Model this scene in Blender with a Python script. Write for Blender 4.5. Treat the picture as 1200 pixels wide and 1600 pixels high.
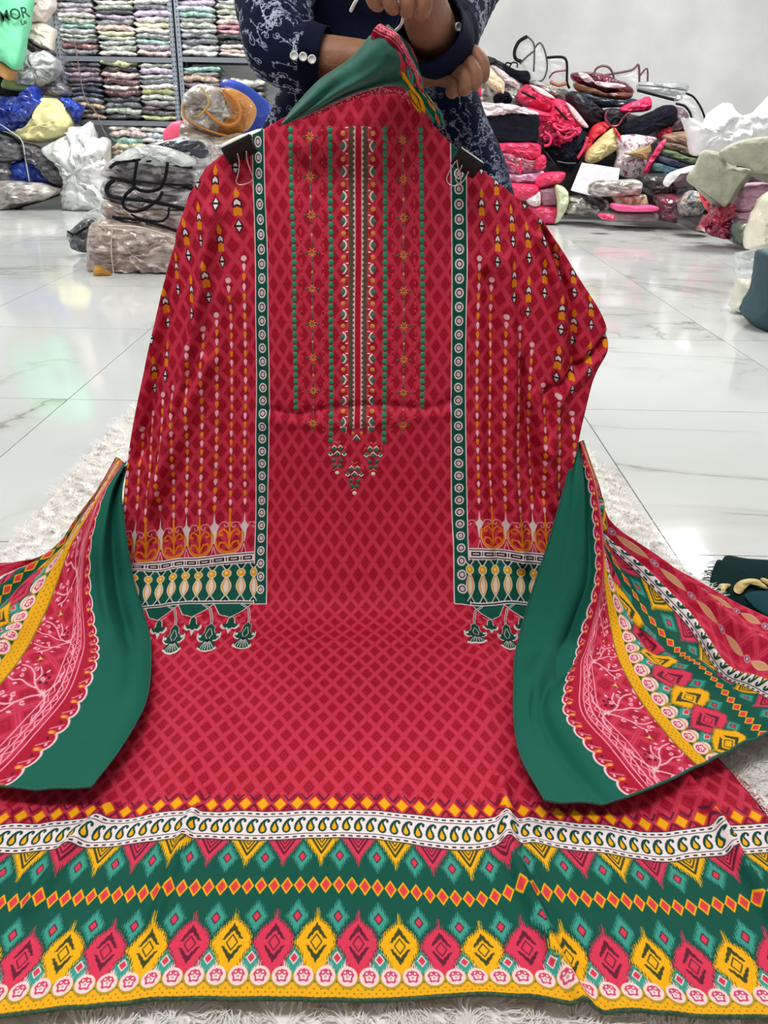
import bpy, bmesh, math, random
import numpy as np
from mathutils import Vector, Matrix, noise as mn
for o in list(bpy.data.objects): bpy.data.objects.remove(o)
scene = bpy.context.scene
COL = scene.collection
rnd = random.Random(7)

# ---------------------------------------------------------------- camera
F = 1300.0; HC = 0.8; PITCH = math.radians(25.06); ROLL = math.radians(1.1)
RT = Vector((1, 0, 0)); FW = Vector((0, math.cos(PITCH), -math.sin(PITCH))); UP = Vector((0, math.sin(PITCH), math.cos(PITCH)))
CR = RT*math.cos(ROLL) + UP*math.sin(ROLL); CU = UP*math.cos(ROLL) - RT*math.sin(ROLL)
cd = bpy.data.cameras.new('camera'); cam = bpy.data.objects.new('camera', cd); COL.objects.link(cam)
cam.matrix_world = Matrix(((CR.x, CU.x, -FW.x, 0), (CR.y, CU.y, -FW.y, 0), (CR.z, CU.z, -FW.z, HC), (0, 0, 0, 1)))
cd.sensor_fit = 'HORIZONTAL'; cd.sensor_width = 36; cd.lens = F/1200*36; cd.clip_start = 0.05
scene.camera = cam
# ---------------------------------------------------------------- light
w = bpy.data.worlds.new('world'); scene.world = w; w.use_nodes = True
w.node_tree.nodes['Background'].inputs[0].default_value = (0.93, 0.97, 1, 1)
w.node_tree.nodes['Background'].inputs[1].default_value = 0.6
def area(x, y, z, sx, sy, e, col=(1, 0.985, 0.96)):
    l = bpy.data.lights.new('ceiling_light', 'AREA'); l.shape = 'RECTANGLE'; l.size = sx; l.size_y = sy
    l.energy = e; l.color = col
    o = bpy.data.objects.new('ceiling_light', l); COL.objects.link(o); o.location = (x, y, z)
    return o
for (lx, ly, e) in ((-0.4, 0.3, 44), (-2.4, 3.6, 46), (1.9, 3.4, 50), (-2.2, 7.2, 100), (2.4, 7.0, 100)):
    area(lx, ly, 2.9, 1.25, 0.5, e)
vs = scene.view_settings; vs.view_transform = 'Standard'; vs.look = 'None'; vs.exposure = 0.0; vs.gamma = 1; vs.use_curve_mapping = False

# ---------------------------------------------------------------- picking points in the room
CAMP = Vector((0, 0, HC))
def ray(px, py):
    xc = (px-600)/F; yc = -(py-800)/F
    return FW + CR*xc + CU*yc
DMAP = [None]
def hY(px, py, D):
    if DMAP[0]: D = DMAP[0](D)
    d = ray(px, py); return CAMP + d*(D/d.y)
def hZ(px, py, h):
    d = ray(px, py); return CAMP + d*((h-HC)/d.z)
def hit(px, py, D, hmin=0.03):
    p = hY(px, py, D)
    if p.z < hmin:
        return hZ(px, py, hmin)
    return p

# ---------------------------------------------------------------- materials
def lin(c):
    c = [x/255 for x in c[:3]]
    return tuple([x/12.92 if x <= 0.04045 else ((x+0.055)/1.055)**2.4 for x in c] + [1.0])
MATS = {}
def mat(name, col, rough=0.6, col2=None, nscale=8, bump=0.0, bscale=20, coat=0.0, alpha=1.0, metallic=0.0, sheen=0.0, detail=4, trans=0.0, lo=.38, hi=.62, spec=0.5, stretch=None):
    if name in MATS: return MATS[name]
    m = bpy.data.materials.new(name); MATS[name] = m; m.use_nodes = True
    nt = m.node_tree; b = nt.nodes['Principled BSDF']
    b.inputs['Base Color'].default_value = lin(col); b.inputs['Roughness'].default_value = rough
    b.inputs['Metallic'].default_value = metallic; b.inputs['Coat Weight'].default_value = coat
    b.inputs['Coat Roughness'].default_value = 0.15
    b.inputs['Alpha'].default_value = alpha; b.inputs['Sheen Weight'].default_value = sheen
    b.inputs['Transmission Weight'].default_value = trans
    b.inputs['Specular IOR Level'].default_value = spec
    tc = nt.nodes.new('ShaderNodeTexCoord'); src = tc.outputs['Object']
    if stretch:
        mp = nt.nodes.new('ShaderNodeMapping'); mp.inputs['Scale'].default_value = stretch
        nt.links.new(src, mp.inputs[0]); src = mp.outputs[0]
    if col2:
        n = nt.nodes.new('ShaderNodeTexNoise'); n.inputs['Scale'].default_value = nscale; n.inputs['Detail'].default_value = detail
        nt.links.new(src, n.inputs[0])
        r = nt.nodes.new('ShaderNodeValToRGB'); r.color_ramp.elements[0].color = lin(col); r.color_ramp.elements[1].color = lin(col2)
        r.color_ramp.elements[0].position = lo; r.color_ramp.elements[1].position = hi
        nt.links.new(n.outputs[0], r.inputs[0]); nt.links.new(r.outputs[0], b.inputs['Base Color'])
    if bump:
        n2 = nt.nodes.new('ShaderNodeTexNoise'); n2.inputs['Scale'].default_value = bscale; n2.inputs['Detail'].default_value = 5
        n2.inputs['Distortion'].default_value = 0.6
        nt.links.new(src, n2.inputs[0])
        bp = nt.nodes.new('ShaderNodeBump'); bp.inputs['Strength'].default_value = bump; bp.inputs['Distance'].default_value = 0.02
        nt.links.new(n2.outputs[0], bp.inputs['Height']); nt.links.new(bp.outputs[0], b.inputs['Normal'])
    return m
def clear(name, col=(235, 240, 242), alpha=0.28, rough=0.12, bump=0.6, bscale=14):
    return mat(name, col, rough, alpha=alpha, bump=bump, bscale=bscale, coat=0.6)

# ---------------------------------------------------------------- objects
WL = {}
def put(o, parent, loc=(0, 0, 0)):
    COL.objects.link(o); loc = Vector(loc); WL[o.name] = loc
    if parent is not None:
        o.parent = parent; o.location = loc - WL[parent.name]
    else: o.location = loc
def tag(o, label=None, cat=None, group=None, kind=None):
    if label: o['label'] = label
    if cat: o['category'] = cat
    if group: o['group'] = group
    if kind: o['kind'] = kind
    return o
def empty(name, loc, label, cat, group=None):
    o = bpy.data.objects.new(name, None); o.empty_display_size = 0.05
    put(o, None, loc); return tag(o, label, cat, group)
def mk(name, V, Fc, m, parent=None, uv=None, smooth=True, base=None):
    V = np.asarray(V, dtype=float).reshape(-1, 3)
    if parent is not None: base = WL[parent.name]
    elif base is None: base = Vector((float(V[:, 0].mean()), float(V[:, 1].mean()), float(V[:, 2].min())))
    me = bpy.data.meshes.new(name)
    me.from_pydata((V-np.array(base)).tolist(), [], [tuple(f) for f in Fc])
    if uv is not None:
        ul = me.uv_layers.new(name='UVMap'); li = np.empty(len(me.loops), dtype=np.int32)
        me.loops.foreach_get('vertex_index', li)
        ul.data.foreach_set('uv', np.asarray(uv, dtype=np.float32)[li].ravel())
    if smooth: me.polygons.foreach_set('use_smooth', [True]*len(me.polygons))
    me.update()
    for mm in (m if isinstance(m, (list, tuple)) else [m]): me.materials.append(mm)
    o = bpy.data.objects.new(name, me)
    put(o, parent, base); return o
def gridf(nr, nc, wrap=False, off=0):
    f = []
    for i in range(nr-1):
        for j in range(nc if wrap else nc-1):
            a = i*nc+j; b = i*nc+(j+1) % nc
            f.append((off+a, off+b, off+b+nc, off+a+nc))
    return f
def boxv(x0, x1, y0, y1, z0, z1):
    V = [(x, y, z) for z in (z0, z1) for y in (y0, y1) for x in (x0, x1)]
    Fc = [(0, 2, 3, 1), (4, 5, 7, 6), (0, 1, 5, 4), (2, 6, 7, 3), (0, 4, 6, 2), (1, 3, 7, 5)]
    return V, Fc
def box(name, b, m, parent=None, bevel=0):
    V, Fc = boxv(*b); o = mk(name, V, Fc, m, parent, smooth=False)
    if bevel:
        md = o.modifiers.new('bevel', 'BEVEL'); md.width = bevel; md.segments = 2
    return o
def boxes(name, lst, m, parent=None):
    V = []; Fc = []
    for b in lst:
        v, f = boxv(*b); k = len(V); V += v; Fc += [tuple(i+k for i in q) for q in f]
    return mk(name, V, Fc, m, parent, smooth=False)
def catmull(P, n, closed=False):
    P = [Vector(p) for p in P]; k = len(P); out = []
    segs = k if closed else k-1
    for s in range(segs):
        if closed: p0, p1, p2, p3 = P[(s-1) % k], P[s], P[(s+1) % k], P[(s+2) % k]
        else: p0, p1, p2, p3 = P[max(s-1, 0)], P[s], P[s+1], P[min(s+2, k-1)]
        for i in range(n):
            t = i/n
            out.append(0.5*((2*p1)+(p2-p0)*t+(2*p0-5*p1+4*p2-p3)*t*t+(3*p1-p0-3*p2+p3)*t**3))
    if not closed: out.append(P[-1].copy())
    return out
def tubev(P, r, n=6, closed=False, flat=1.0):
    P = [Vector(p) for p in P]; V = []; k = len(P)
    prev = None
    for i, p in enumerate(P):
        t = (P[(i+1) % k]-P[i-1]) if closed else (P[min(i+1, k-1)]-P[max(i-1, 0)])
        if t.length < 1e-9: t = Vector((0, 0, 1))
        t.normalize()
        a = prev if prev is not None else (Vector((0, 0, 1)) if abs(t.z) < .9 else Vector((1, 0, 0)))
        a = (a-t*a.dot(t))
        if a.length < 1e-6: a = t.orthogonal()
        a.normalize(); prev = a; b = t.cross(a)
        rr = r[i] if isinstance(r, (list, tuple)) else r
        for j in range(n):
            g = 2*math.pi*j/n
            V.append(tuple(p+a*(math.cos(g)*rr)+b*(math.sin(g)*rr*flat)))
    Fc = []
    m = k if closed else k-1
    for i in range(m):
        for j in range(n):
            a0 = i*n+j; b0 = i*n+(j+1) % n; i2 = ((i+1) % k)*n
            Fc.append((a0, b0, i2+(j+1) % n, i2+j))
    if not closed:
        Fc.append(tuple(range(n))[::-1]); Fc.append(tuple((k-1)*n+j for j in range(n)))
    return V, Fc
def tube(name, P, r, m, parent=None, n=6, closed=False, smoothn=0, flat=1.0):
    if smoothn: P = catmull(P, smoothn, closed)
    V, Fc = tubev(P, r, n, closed, flat); return mk(name, V, Fc, m, parent)
def join(parts):
    V = []; Fc = []
    for v, f in parts:
        k = len(V); V += list(v); Fc += [tuple(i+k for i in q) for q in f]
    return V, Fc

# a soft lump (bag, folded cloth, bundle) standing at distance D with its own thickness
def puff(name, pts, D, thick, m, parent=None, p=2.6, wr=0.012, wf=9.0, sharp=False, rings=13, n=76, seed=0, lean=0.0, cr=0.0):
    P = [hY(x, y, D) for x, y in pts]
    if DMAP[0]: D = DMAP[0](D)
    if not sharp: P = catmull(P, 6, True)
    # resample
    L = [0]; k = len(P)
    for i in range(k): L.append(L[-1]+(P[(i+1) % k]-P[i]).length)
    B = []
    for j in range(n):
        t = L[-1]*j/n; i = 0
        while L[i+1] < t: i += 1
        f = (t-L[i])/max(L[i+1]-L[i], 1e-9); B.append(P[i].lerp(P[(i+1) % k], f))
    c = sum(B, Vector())/n
    size = math.sqrt(max((b-c).length for b in B)*min((b-c).length for b in B))
    z0 = min(b.z for b in B)
    V = []; Fc = []
    def pt(b, r, sgn):
        q = c+(b-c)*r
        d = thick*0.5*max(0.0, 1-r**p)**(1/p)
        q = Vector((q.x, D+sgn*d+lean*(q.z-z0), q.z))
        s = q*wf+Vector((seed*3.1, seed*1.7, 0))
        nv = mn.noise_vector(s)
        s2 = Vector((s.x*.9+s.z*.5, s.y, s.z*1.5-s.x*.3))
        rid = (1-abs(mn.noise(s2*1.3+Vector((5, 9, 2))))*2)**3+.55*(1-abs(mn.noise(s2*2.9+Vector((1, 4, 8))))*2)**3
        q += (nv+.5*mn.noise_vector(s*2.6))*wr*(0.4 if r > .97 else 1.0)
        q.y += sgn*(rid-.5)*wr*1.5*(1-r**6)*(1 if cr == 0 else cr)
        return tuple(q)
    for sgn in (-1, 1):
        o = len(V); V.append(pt(c, 0, sgn))
        rs = [math.sin(math.pi/2*(i+1)/rings) for i in range(rings)]
        if sgn == 1: rs = rs[:-1]
        for r in rs:
            for b in B: V.append(pt(b, r, sgn))
        for j in range(n):
            t = (o, o+1+j, o+1+(j+1) % n); Fc.append(t if sgn == -1 else t[::-1])
        for i in range(len(rs)-1):
            for j in range(n):
                a = o+1+i*n+j; b2 = o+1+i*n+(j+1) % n
                q = (a, a+n, b2+n, b2); Fc.append(q if sgn == -1 else q[::-1])
        if sgn == 1:
            fo = 1+(rings-1)*n; lo = o+1+(len(rs)-1)*n
            for j in range(n):
                Fc.append((lo+j, lo+(j+1) % n, fo+(j+1) % n, fo+j))
    zz = [v[2] for v in V]; V = [(x, y, max(z, 0.004)) for x, y, z in V]
    return mk(name, V, Fc, m, parent)
def pxtube(name, pts, D, r, m, parent=None, n=6, closed=False, sm=5):
    return tube(name, [hY(q[0], q[1], q[2] if len(q) > 2 else D) for q in pts], r, m, parent, n, closed, sm)

# ================================================================ THE ROOM
YW = 9.5; XL = -5.4; XR = 5.2; YB = -2.4; ZC = 3.0
M_wall = mat('painted_wall', (226, 228, 228), 0.75, (212, 214, 214), 1.6, bump=.15, bscale=6, detail=8)
nt = M_wall.node_tree
# scuffs and hairline dirt on the paint
tc = nt.nodes.new('ShaderNodeTexCoord'); v1 = nt.nodes.new('ShaderNodeTexNoise'); v1.inputs['Scale'].default_value = 7; v1.inputs['Detail'].default_value = 12; v1.inputs['Roughness'].default_value = .75
nt.links.new(tc.outputs['Object'], v1.inputs[0]); rr = nt.nodes.new('ShaderNodeValToRGB')
rr.color_ramp.elements[0].position = .24; rr.color_ramp.elements[0].color = (.75, .75, .75, 1); rr.color_ramp.elements[1].position = .34; rr.color_ramp.elements[1].color = (1, 1, 1, 1)
nt.links.new(v1.outputs[0], rr.inputs[0]); mx = nt.nodes.new('ShaderNodeMix'); mx.data_type = 'RGBA'; mx.blend_type = 'MULTIPLY'; mx.inputs[0].default_value = 1
bs = nt.nodes['Principled BSDF']; old = bs.inputs['Base Color'].links[0].from_socket
nt.links.new(old, mx.inputs[6]); nt.links.new(rr.outputs[0], mx.inputs[7]); nt.links.new(mx.outputs[2], bs.inputs['Base Color'])
M_ceil = mat('ceiling_paint', (235, 235, 232), 0.8)
def struct(name, b, m): return tag(box(name, b, m), kind='structure')
struct('wall_back', (XL-.1, XR+.1, YW, YW+.1, 0, ZC), M_wall)
struct('wall_left', (XL-.1, XL, YB, YW, 0, ZC), M_wall)
struct('wall_right', (XR, XR+.1, YB, YW, 0, ZC), M_wall)
struct('wall_front', (XL-.1, XR+.1, YB-.1, YB, 0, ZC), M_wall)
struct('ceiling', (XL-.1, XR+.1, YB-.1, YW+.1, ZC, ZC+.1), M_ceil)
# marble floor: grout slab and single polished tiles
M_grout = mat('grout', (120, 122, 120), 0.8)
fl = struct('floor', (XL-.1, XR+.1, YB-.1, YW+.1, -.06, -.003), M_grout)
M_tile = bpy.data.materials.new('polished_marble'); M_tile.use_nodes = True
nt = M_tile.node_tree; b = nt.nodes['Principled BSDF']; N = nt.nodes.new; Lk = nt.links.new
geo = N('ShaderNodeNewGeometry'); oi = N('ShaderNodeObjectInfo')
rm = N('ShaderNodeVectorMath'); rm.operation = 'SCALE'; rm.inputs[0].default_value = (37, 19, 7); Lk(oi.outputs['Random'], rm.inputs['Scale'])
ad = N('ShaderNodeVectorMath'); ad.operation = 'ADD'; Lk(geo.outputs['Position'], ad.inputs[0]); Lk(rm.outputs[0], ad.inputs[1])
mp = N('ShaderNodeMapping'); mp.inputs['Rotation'].default_value = (0, 0, .55); mp.inputs['Scale'].default_value = (.6, 1.1, 1); Lk(ad.outputs[0], mp.inputs[0])
n1 = N('ShaderNodeTexNoise'); n1.inputs['Scale'].default_value = 1.1; n1.inputs['Detail'].default_value = 9; n1.inputs['Distortion'].default_value = 1.0; n1.inputs['Roughness'].default_value = .55
Lk(mp.outputs[0], n1.inputs[0])
s1 = N('ShaderNodeMath'); s1.operation = 'SUBTRACT'; s1.inputs[1].default_value = .5; Lk(n1.outputs[0], s1.inputs[0])
a1 = N('ShaderNodeMath'); a1.operation = 'ABSOLUTE'; Lk(s1.outputs[0], a1.inputs[0])
r1 = N('ShaderNodeValToRGB'); e = r1.color_ramp.elements; e[0].position = 0; e[0].color = lin((150, 152, 140)); e[1].position = .012; e[1].color = lin((196, 198, 194))
e2 = r1.color_ramp.elements.new(.05); e2.color = lin((208, 211, 209)); e3 = r1.color_ramp.elements.new(.4); e3.color = lin((213, 215, 214))
Lk(a1.outputs[0], r1.inputs[0])
n3 = N('ShaderNodeTexNoise'); n3.inputs['Scale'].default_value = .8; n3.inputs['Detail'].default_value = 3; Lk(ad.outputs[0], n3.inputs[0])
r3 = N('ShaderNodeValToRGB'); r3.color_ramp.elements[0].position = .42; r3.color_ramp.elements[1].position = .6; Lk(n3.outputs[0], r3.inputs[0])
mx = N('ShaderNodeMix'); mx.data_type = 'RGBA'; Lk(r3.outputs[0], mx.inputs[0]); mx.inputs[6].default_value = lin((212, 215, 214)); Lk(r1.outputs[0], mx.inputs[7])
Lk(mx.outputs[2], b.inputs['Base Color'])
b.inputs['Roughness'].default_value = .085; b.inputs['Specular IOR Level'].default_value = .5
n4 = N('ShaderNodeTexNoise'); n4.inputs['Scale'].default_value = 2.2; n4.inputs['Detail'].default_value = 2; Lk(geo.outputs['Position'], n4.inputs[0])
bp = N('ShaderNodeBump'); bp.inputs['Strength'].default_value = .12; bp.inputs['Distance'].default_value = .02; Lk(n4.outputs[0], bp.inputs['Height']); Lk(bp.outputs[0], b.inputs['Normal'])
TX, TY = .8, .97; g = .0035
V, Fc = boxv(g/2, TX-g/2, g/2, TY-g/2, -.01, 0)
tm = bpy.data.meshes.new('tile'); tm.from_pydata(V, [], Fc); tm.materials.append(M_tile)
x = .605-8*TX
while x < XR:
    y = 1.53-4*TY
    while y < YW:
        if x+TX > XL:
            t = bpy.data.objects.new('tile', tm); COL.objects.link(t); t.parent = fl
            t.location = Vector((x, y, 0))-WL[fl.name]
        y += TY
    x += TX
# ceiling lamps (fixtures of the lights above)
M_lamp = bpy.data.materials.new('lamp_glow'); M_lamp.use_nodes = True
M_lamp.node_tree.nodes['Principled BSDF'].inputs['Emission Color'].default_value = (1, .98, .95, 1); M_lamp.node_tree.nodes['Principled BSDF'].inputs['Emission Strength'].default_value = 4
# ================================================================ PRINTED CLOTH DESIGN (computed here, in cloth units of 1.1 mm)
U = 0.0011
CRIM = (190, 36, 62); CRD = (156, 16, 42); CRL = (206, 64, 88)
GRN = (10, 80, 66); DGR = (6, 54, 46); TEAL = (60, 150, 134); YEL = (240, 172, 18); PNK = (214, 54, 84)
WHT = (236, 220, 220); BLK = (22, 24, 28); ORG = (230, 142, 22); OR2 = (222, 126, 22); LPK = (246, 196, 204)
class Canvas:
    def __init__(s, x0, x1, y0, y1, res, bg):
        s.x0, s.x1, s.y0, s.y1, s.res = x0, x1, y0, y1, res
        s.W = int((x1-x0)*res); s.H = int((y1-y0)*res)
        s.a = np.empty((s.H, s.W, 3), np.float32); s.a[:] = np.array(bg, np.float32)/255
    def win(s, xa, xb, ya, yb):
        i0 = max(0, int((xa-s.x0)*s.res)-1); i1 = min(s.W, int((xb-s.x0)*s.res)+2)
        j0 = max(0, int((ya-s.y0)*s.res)-1); j1 = min(s.H, int((yb-s.y0)*s.res)+2)
        if i1 <= i0 or j1 <= j0: return None
        X, Y = np.meshgrid((np.arange(i0, i1)+.5)/s.res+s.x0, (np.arange(j0, j1)+.5)/s.res+s.y0)
        return (slice(j0, j1), slice(i0, i1)), X.astype(np.float32), Y.astype(np.float32)
    def mix(s, sl, al, c):
        al = al[..., None]; s.a[sl] = s.a[sl]*(1-al)+np.array(c, np.float32)/255*al
    def segd(s, X, Y, P, closed):
        P = np.asarray(P, np.float32); A = P if closed else P[:-1]; B = np.roll(P, -1, 0) if closed else P[1:]
        d = B-A; L = (d**2).sum(1)+1e-9
        px = X[None]-A[:, 0, None, None]; py = Y[None]-A[:, 1, None, None]
        t = np.clip((px*d[:, 0, None, None]+py*d[:, 1, None, None])/L[:, None, None], 0, 1)
        dd = np.sqrt(((px-t*d[:, 0, None, None])**2+(py-t*d[:, 1, None, None])**2).min(0))
        if closed:
            ax, ay, bx, by = A[:, 0, None, None], A[:, 1, None, None], B[:, 0, None, None], B[:, 1, None, None]
            c = ((ay > Y) != (by > Y)) & (X < (bx-ax)*(Y-ay)/(by-ay+1e-9)+ax)
            ins = (c.sum(0) % 2) == 1
            dd = np.where(ins, -dd, dd)
        return dd
    def poly(s, P, c, jag=0, jf=1.4, al=1.0):
        P = np.asarray(P, float); w = s.win(P[:, 0].min()-jag-1, P[:, 0].max()+jag+1, P[:, 1].min()-jag-1, P[:, 1].max()+jag+1)
        if w is None: return
        sl, X, Y = w; d = s.segd(X, Y, P, True)
        if jag:
            h = np.abs(((X*jf+np.floor(X*jf*.31)*.37) % 1)-.5)*2
            d = d+jag*(h-.5)
        s.mix(sl, np.clip(.5-d*s.res, 0, 1)*al, c)
    def line(s, P, wd, c, closed=False, al=1.0):
        P = np.asarray(P, float); w = s.win(P[:, 0].min()-wd, P[:, 0].max()+wd, P[:, 1].min()-wd, P[:, 1].max()+wd)
        if w is None: return
        sl, X, Y = w; d = np.abs(s.segd(X, Y, P, closed))-wd/2
        s.mix(sl, np.clip(.5-d*s.res, 0, 1)*al, c)
    def ell(s, x, y, rx, ry, c, al=1.0):
        w = s.win(x-rx, x+rx, y-ry, y+ry)
        if w is None: return
        sl, X, Y = w; d = (np.sqrt(((X-x)/rx)**2+((Y-y)/ry)**2)-1)*min(rx, ry)
        s.mix(sl, np.clip(.5-d*s.res, 0, 1)*al, c)
    def rect(s, xa, xb, ya, yb, c):
        s.poly([(xa, ya), (xb, ya), (xb, yb), (xa, yb)], c)
    def curl(s, x, y, r, c, wd=1.0, dirx=1, turns=1.1, a0=math.pi):
        P = []
        for i in range(14):
            t = i/13; rr = r*(1-.75*t); a = a0+dirx*t*turns*2*math.pi
            P.append((x+rr*math.cos(a), y+rr*math.sin(a)))
        s.line(P, wd, c)
    def image(s, name):
        im = bpy.data.images.new(name, s.W, s.H); A = np.ones((s.H, s.W, 4), np.float32)
        A[..., :3] = np.clip(s.a[::-1], 0, 1); im.pixels.foreach_set(A.ravel()); im.update(); im.pack(); return im
def lattice(cv, gfun=None, pw=24., ph=36., base=CRIM, dark=CRD, light=CRL, al=1.0, rng=None):
    rows = slice(0, cv.H)
    X, Y = np.meshgrid((np.arange(cv.W)+.5)/cv.res+cv.x0, (np.arange(cv.H)+.5)/cv.res+cv.y0)
    fu = (X/pw*(gfun(Y) if gfun else 1)).astype(np.float32); fv = (Y/ph).astype(np.float32)
    p = np.abs((fu+fv) % 1-.5)*2; q = np.abs((fu-fv) % 1-.5)*2
    m = np.maximum(p, q); m2 = np.minimum(p, q)
    out = np.empty((cv.H, cv.W, 3), np.float32); B = [np.array(c, np.float32)/255 for c in (base, dark, light)]
    def st(x, a, b): return np.clip((x-a)/(b-a), 0, 1)[..., None]
    out[:] = B[0]
    t = st(m, .79, .83)*(1-st(m, .90, .95)*.75); out = out*(1-t)+B[2]*t
    t = 1-st(m, .55, .60); out = out*(1-t)+B[1]*t
    t = (st(m, .20, .23)*(1-st(m, .30, .34)))*.65; out = out*(1-t)+B[0]*t
    # woven mottling of the dye
    rs = np.random.RandomState(3); nz = rs.rand(cv.H//3+2, cv.W//3+2).astype(np.float32)
    nz = np.repeat(np.repeat(nz, 3, 0), 3, 1)[:cv.H, :cv.W, None]; out *= .965+.07*nz
    return out
def ogee(cv, x, y, col, rot=False, sc=1.0, up=1, hh=31):
    """large feathered ikat medallion"""
    W_, H_ = 21.5*sc, hh*sc*1.04
    P = [(0, -H_*1.0), (2, -H_*.72), (W_*.62, -H_*.42), (W_, 0), (W_*.62, H_*.38), (W_*.42, H_*.72), (0, H_*.95), (-W_*.42, H_*.72), (-W_*.62, H_*.38), (-W_, 0), (-W_*.62, -H_*.42), (-2, -H_*.72)]
    T = (lambda a, b: (y*0+x+b, y+a)) if rot else (lambda a, b: (x+a, y+b*up))
    cv.poly([T(a*1.07, b*1.04) for a, b in P], DGR, 4.6, .5)
    cv.poly([T(a, b) for a, b in P], col, 5.0, .5)
    dk = (58, 66, 34) if col == YEL else (96, 26, 50)
    for s in (-1, 1):
        cv.poly([T(0, s*H_*.58), T(W_*.47, s*3.5), T(W_*.36, s*3.2), T(0, s*H_*.36), T(-W_*.36, s*3.2), T(-W_*.47, s*3.5)], dk, 1.0, 1.8)
    d = [(0, -H_*.23), (W_*.25, 0), (0, H_*.23), (-W_*.25, 0)]
    cv.line([T(a, b) for a, b in d], 1.2, dk, True)
def tdia(cv, x, y, r, rot=False, white=False, asp=1):
    T = (lambda a, b: (x+b, y+a)) if rot else (lambda a, b: (x+a, y+b*asp))
    D = lambda k, q=1.35: [T(0, -k*q), T(k, 0), T(0, k*q), T(-k, 0)]
    cv.poly(D(r*1.22, 1.5), TEAL, 4.6, .5)
    cv.poly(D(r*.55), WHT if white else (70, 30, 50), .8)
    cv.poly(D(r*.40), (214, 56, 78))
def cloud(cv, x, y, r, rot=False, asp=1):
    T = (lambda a, b: (x+b, y+a)) if rot else (lambda a, b: (x+a, y+b*asp))
    c = T(0, 0); cv.ell(c[0], c[1], r, r*asp, (246, 206, 204))
    P = []
    for i in range(36):
        a = 2*math.pi*i/36; k = r*.62*(1+.16*math.cos(5*a+math.pi/2*0+math.pi)); P.append(T(k*math.sin(a), k*math.cos(a)))
    cv.poly(P, (196, 62, 98)); cv.poly([(c[0]+(a-c[0])*.66, c[1]+(b_-c[1])*.66) for a, b_ in P], (252, 222, 218))
    for s in (-1, 1):
        q = T(s*r*.27, -r*.36); cv.ell(q[0], q[1], r*.27, r*.27*asp, (196, 62, 98)); cv.ell(q[0], q[1], r*.12, r*.12*asp, (252, 222, 218))
    q = T(0, r*.08); cv.ell(q[0], q[1], r*.13, r*.13*asp, (150, 90, 110)); cv.ell(q[0], q[1], r*.06, r*.06*asp, (250, 225, 220))
def paisley(cv, x, y, s=1.0, rot=False, fx=1, asp=1):
    T = (lambda a, b: (x+b*s, y+a*s*fx)) if rot else (lambda a, b: (x+a*s*fx, y+b*s*asp))
    P = [(-4.6, 4), (-4.2, 0), (-2.6, -4), (.2, -7.6), (3.6, -9), (6.4, -7.6), (6.6, -5), (4.9, -3.8), (3.7, -5), (4.5, -6.2), (3.2, -6.4), (1.6, -4.4), (1.9, -2), (3.4, 1), (4.2, 4.2), (3, 7.4), (0, 8.8), (-3.2, 7.4)]
    cv.poly([T(a, b) for a, b in P], (8, 64, 56))
    cv.poly([T(a, b) for a, b in ((-2.6, 4), (-2.1, 1.4), (-.8, -1.8), (0, -3.6), (.6, -.6), (1.9, 2.2), (2.2, 4.6), (1.2, 6.2), (-.6, 6.8), (-2, 6))], YEL)
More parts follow.
